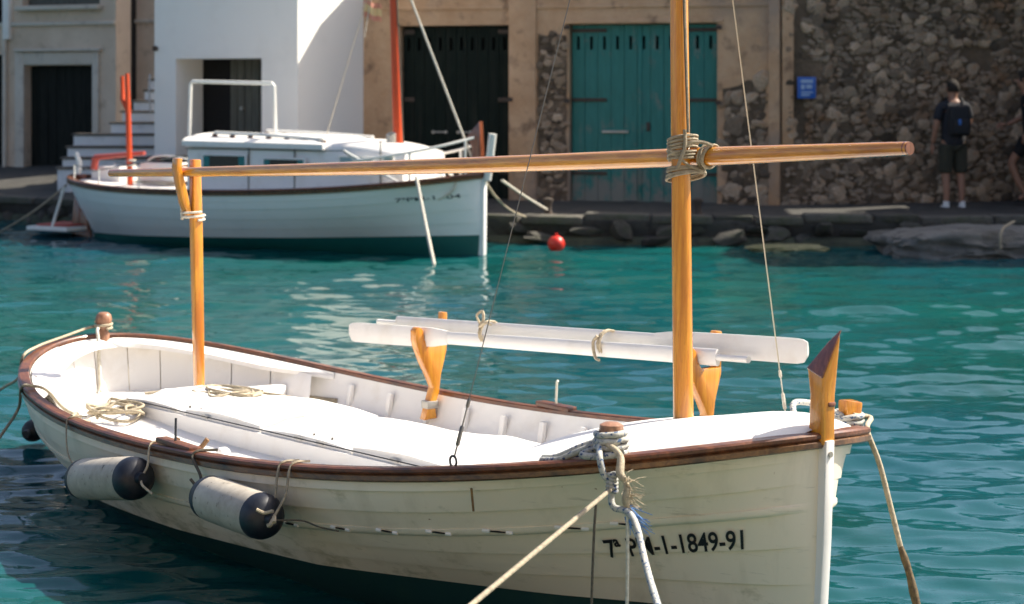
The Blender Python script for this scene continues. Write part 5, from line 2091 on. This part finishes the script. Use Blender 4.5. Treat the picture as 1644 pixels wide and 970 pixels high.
def person_standing(px, py, d, hgt, face):
    c = at(px, py, d)
    root = empty('person', (c.x, c.y, c.z), 'person in dark top and olive shorts standing by the wall, seen from behind', 'person')
    root.rotation_euler = (0, 0, face)
    k = hgt / 1.75
    root.scale = (k, k, k)
    # +y is the facing direction
    B_ = [(0, 0, .93, .14, .10), (0, .0, 1.10, .135, .095), (0, 0.0, 1.28, .155, .105), (0, -.01, 1.42, .13, .085), (0, .0, 1.50, .052), (0, .02, 1.60, .075, .09), (0, .025, 1.69, .07, .085),
          (-.09, 0, .88, .092), (-.10, .02, .50, .06), (-.095, .0, .30, .052), (-.095, -.01, .09, .036), (-.10, .09, .03, .035, .03),
          (.09, 0, .88, .092), (.11, .01, .50, .06), (.115, -.01, .30, .052), (.115, -.015, .09, .036), (.135, .085, .03, .035, .03),
          (-.19, -.01, 1.42, .055), (-.245, -.02, 1.15, .044), (-.27, .05, .90, .030),
          (.19, -.01, 1.42, .055), (.24, .01, 1.17, .044), (.20, .20, 1.08, .030)]
    E_ = [(0, 1), (1, 2), (2, 3), (3, 4), (4, 5), (5, 6), (0, 7), (7, 8), (8, 9), (9, 10), (10, 11), (0, 12), (12, 13), (13, 14), (14, 15), (15, 16), (3, 17), (17, 18), (18, 19), (3, 20), (20, 21), (21, 22)]
    body = skin_body('body', B_, E_, M['skin'], root)
    mb = MB()
    finger_hand(mb, (-.27, .05, .90), (-.1, .15, -1), (0, 1, 0), (1, 0, 0))
    finger_hand(mb, (.20, .20, 1.08), (-.6, .8, -.1), (0, 0, 1), (-1, 0, 0))
    mb.build('hands', M['skin'], root, smooth=True)
    sp = [(0, 0, .80, .178, .178), (0, 0, 1.06, .172, .172), (0, 0, 1.28, .190, .150), (0, -.01, 1.42, .14, .095), (-.19, -.01, 1.41, .072), (-.235, -.02, 1.20, .066), (.19, -.01, 1.41, .072), (.232, .0, 1.22, .066)]
    skin_body('shirt', sp, [(0, 1), (1, 2), (2, 3), (3, 4), (4, 5), (3, 6), (6, 7)], M['shirt'], root)
    sp = [(0, 0, .99, .150, .118), (-.095, 0, .84, .118), (-.10, .02, .55, .098), (-.10, .02, .49, .10), (.095, 0, .84, .118), (.112, .01, .55, .098), (.113, .01, .49, .10)]
    skin_body('shorts', sp, [(0, 1), (1, 2), (2, 3), (0, 4), (4, 5), (5, 6)], M['shorts'], root)
    for (x, y, fx) in ((-.098, .035, -.01), (.125, .03, .03)):
        mb = MB()
        rows_ = []
        for i in range(9):
            t = i / 8
            yy = -.075 + .27 * t
            w_ = .046 * (1 - .55 * abs(t - .45) ** 1.6 * 1.6)
            hh = .085 - .05 * smoothstep(.2, .75, t)
            rows_.append([Vector((x + fx * t + w_ * math.cos(a_), y + yy, max(0, hh * (math.sin(a_) * .5 + .5)))) for a_ in [j * math.pi / 6 for j in range(13)]])
        mb.grid(rows_)
        mb.add(rows_[0][:-1], [tuple(range(12))])
        mb.add(rows_[-1][:-1], [tuple(range(12))])
        mb.build('shoe', M['shoe'], root, smooth=True, ang=70)
        MB().tube([(x, y - .04, .05), (x, y - .04, .12)], [.045, .042], 10).build('sock', M['shoe'], root, smooth=True)
    bm = bmesh.new()
    bmesh.ops.create_uvsphere(bm, u_segments=20, v_segments=14, radius=1)
    for v in bm.verts:
        n_ = mnoise.noise(v.co * 4)
        v.co = Vector((v.co.x * .086, v.co.y * .102 - .005, v.co.z * .098 + 1.685 + (.02 if v.co.y < 0 else 0) * -1)) * 1
        v.co += Vector((0, 0, .006 * n_))
    bmesh.ops.delete(bm, geom=[v for v in bm.verts if v.co.z < 1.60 or (v.co.y > .05 and v.co.z < 1.70)], context='VERTS')
    me = bpy.data.meshes.new('hair')
    bm.to_mesh(me)
    bm.free()
    me.materials.append(M['hair'])
    shade(me, True, 80)
    inst('hair', me, root)
    # face (turned to the wall)
    mb = MB()
    mb.tube([(0, .10, 1.655), (0, .122, 1.635), (0, .108, 1.63)], [.010, .014, .012], 6)
    for sx in (-1, 1):
        mb.tube([(sx * .076, .02, 1.665), (sx * .086, .015, 1.65), (sx * .077, .02, 1.625)], [.012, .014, .010], 6)
    mb.build('nose_and_ears', M['skin'], root, smooth=True)
    mb = MB()
    for sx in (-1, 1):
        mb.tube([(sx * .032 - .012, .103, 1.672), (sx * .032, .109, 1.674), (sx * .032 + .012, .103, 1.672)], [.004, .007, .004], 6)
    mb.tube([(-.024, .103, 1.603), (0, .109, 1.601), (.024, .103, 1.603)], [.003, .005, .003], 6)
    mb.build('eyes_and_mouth', M['hair'], root, smooth=True)
    # backpack is a thing of its own
    bp_ = empty('backpack', root.location, 'black backpack with a small blue tag on the standing person', 'backpack')
    bp_.rotation_euler = root.rotation_euler
    bp_.scale = root.scale
    mb = MB()
    mb.box((.01, -.19, 1.22), (.30, .15, .42))
    mb.build('bag', M['pack'], bp_, bevel=.05, bseg=3)
    MB().box((.01, -.275, 1.14), (.22, .05, .20)).build('front_pocket', M['pack'], bp_, bevel=.02)
    MB().box((-.02, -.305, 1.20), (.035, .012, .075)).build('tag', M['tagblue'], bp_, bevel=.004)
    for sx in (-1, 1):
        MB().tube(spline([(sx * .10, -.13, 1.40), (sx * .11, -.03, 1.52), (sx * .12, .10, 1.42), (sx * .14, .06, 1.20), (sx * .13, -.10, 1.06)], 6), .018, 6, sq=.5).build('strap', M['pack'], bp_, smooth=True)
    return root


person_standing(1530, 337, 24.15, 1.66, R(8))


def person_walking(px, py, d):
    c = at(px, py, d)
    root = empty('person', (c.x, c.y, c.z), 'person in black clothes striding in at the right edge of the picture', 'person')
    root.rotation_euler = (0, 0, R(80))             # +y of the figure points to the left of the picture
    B_ = [(0, 0, .90, .13, .10), (0, .02, 1.08, .12, .095), (0, .05, 1.26, .145, .10), (0, .06, 1.38, .12, .085), (0, .08, 1.46, .05), (0, .12, 1.56, .072, .088), (0, .13, 1.64, .068, .082),
          (.09, .02, .86, .088), (.10, .26, .52, .058), (.10, .18, .30, .050), (.10, .07, .10, .036), (.10, .17, .035, .034, .028),
          (-.09, 0, .86, .088), (-.10, -.10, .48, .058), (-.10, -.25, .28, .05), (-.10, -.38, .12, .036), (-.10, -.30, .035, .034, .028),
          (.18, .05, 1.38, .052), (.22, .08, 1.12, .042), (.20, .29, 1.02, .029),
          (-.18, .05, 1.38, .052), (-.23, -.05, 1.14, .042), (-.22, .08, .92, .029)]
    E_ = [(0, 1), (1, 2), (2, 3), (3, 4), (4, 5), (5, 6), (0, 7), (7, 8), (8, 9), (9, 10), (10, 11), (0, 12), (12, 13), (13, 14), (14, 15), (15, 16), (3, 17), (17, 18), (18, 19), (3, 20), (20, 21), (21, 22)]
    skin_body('body', B_, E_, M['skin'], root)
    mb = MB()
    finger_hand(mb, (.20, .29, 1.02), (-.1, 1, -.1), (0, 0, 1), (0, 0, -1))
    finger_hand(mb, (-.22, .08, .92), (0, .3, -1), (0, 1, 0), (1, 0, 0))
    mb.build('hands', M['skin'], root, smooth=True)
    sp = [(0, 0, .82, .145, .115), (0, .02, 1.08, .135, .108), (0, .05, 1.26, .16, .115), (0, .06, 1.38, .13, .095), (.18, .05, 1.37, .066), (.215, .08, 1.16, .060), (-.18, .05, 1.37, .066), (-.225, -.03, 1.18, .060)]
    skin_body('top', sp, [(0, 1), (1, 2), (2, 3), (3, 4), (4, 5), (3, 6), (6, 7)], M['blackcloth'], root)
    sp = [(0, 0, .93, .142, .118), (.085, .05, .80, .118), (.10, .20, .60, .085), (-.085, -.01, .82, .118), (-.10, -.09, .56, .100), (-.10, -.14, .44, .095)]
    skin_body('skirt', sp, [(0, 1), (1, 2), (0, 3), (3, 4), (4, 5)], M['blackcloth'], root)
    bm = bmesh.new()
    bmesh.ops.create_uvsphere(bm, u_segments=18, v_segments=12, radius=1)
    for v in bm.verts:
        v.co = Vector((v.co.x * .085, v.co.y * .10 + .115, v.co.z * .10 + 1.64))
    bmesh.ops.delete(bm, geom=[v for v in bm.verts if v.co.z < 1.56 or (v.co.y > .165 and v.co.z < 1.67)], context='VERTS')
    me = bpy.data.meshes.new('hair')
    bm.to_mesh(me)
    bm.free()
    me.materials.append(M['hair'])
    shade(me, True, 80)
    inst('hair', me, root)
    mb = MB()
    mb.tube([(0, .205, 1.61), (0, .225, 1.59), (0, .212, 1.585)], [.009, .013, .011], 6)
    for sx in (-1, 1):
        mb.tube([(sx * .074, .12, 1.62), (sx * .083, .115, 1.605), (sx * .075, .12, 1.58)], [.011, .013, .009], 6)
    mb.build('nose_and_ears', M['skin'], root, smooth=True)
    mb = MB()
    for sx in (-1, 1):
        mb.tube([(sx * .03 - .012, .203, 1.63), (sx * .03, .209, 1.632), (sx * .03 + .012, .203, 1.63)], [.004, .007, .004], 6)
    mb.tube([(-.022, .206, 1.56), (0, .211, 1.558), (.022, .206, 1.56)], [.003, .005, .003], 6)
    mb.build('eyes_and_mouth', M['hair'], root, smooth=True)
    for (x, y, up) in ((.10, .12, 0), (-.10, -.34, .02)):
        mb = MB()
        mb.box((x, y + .0, .014 + up), (.085, .25, .022))
        mb.tube([(x - .045, y + .04, .02 + up), (x, y + .05, .075 + up), (x + .045, y + .04, .02 + up)], .010, 6)
        mb.tube([(x - .04, y - .07, .02 + up), (x, y - .09, .08 + up), (x + .04, y - .07, .02 + up)], .008, 6)
        mb.build('sandal', M['blackcloth'], root, smooth=True)


person_walking(1657, 326, 24.3)
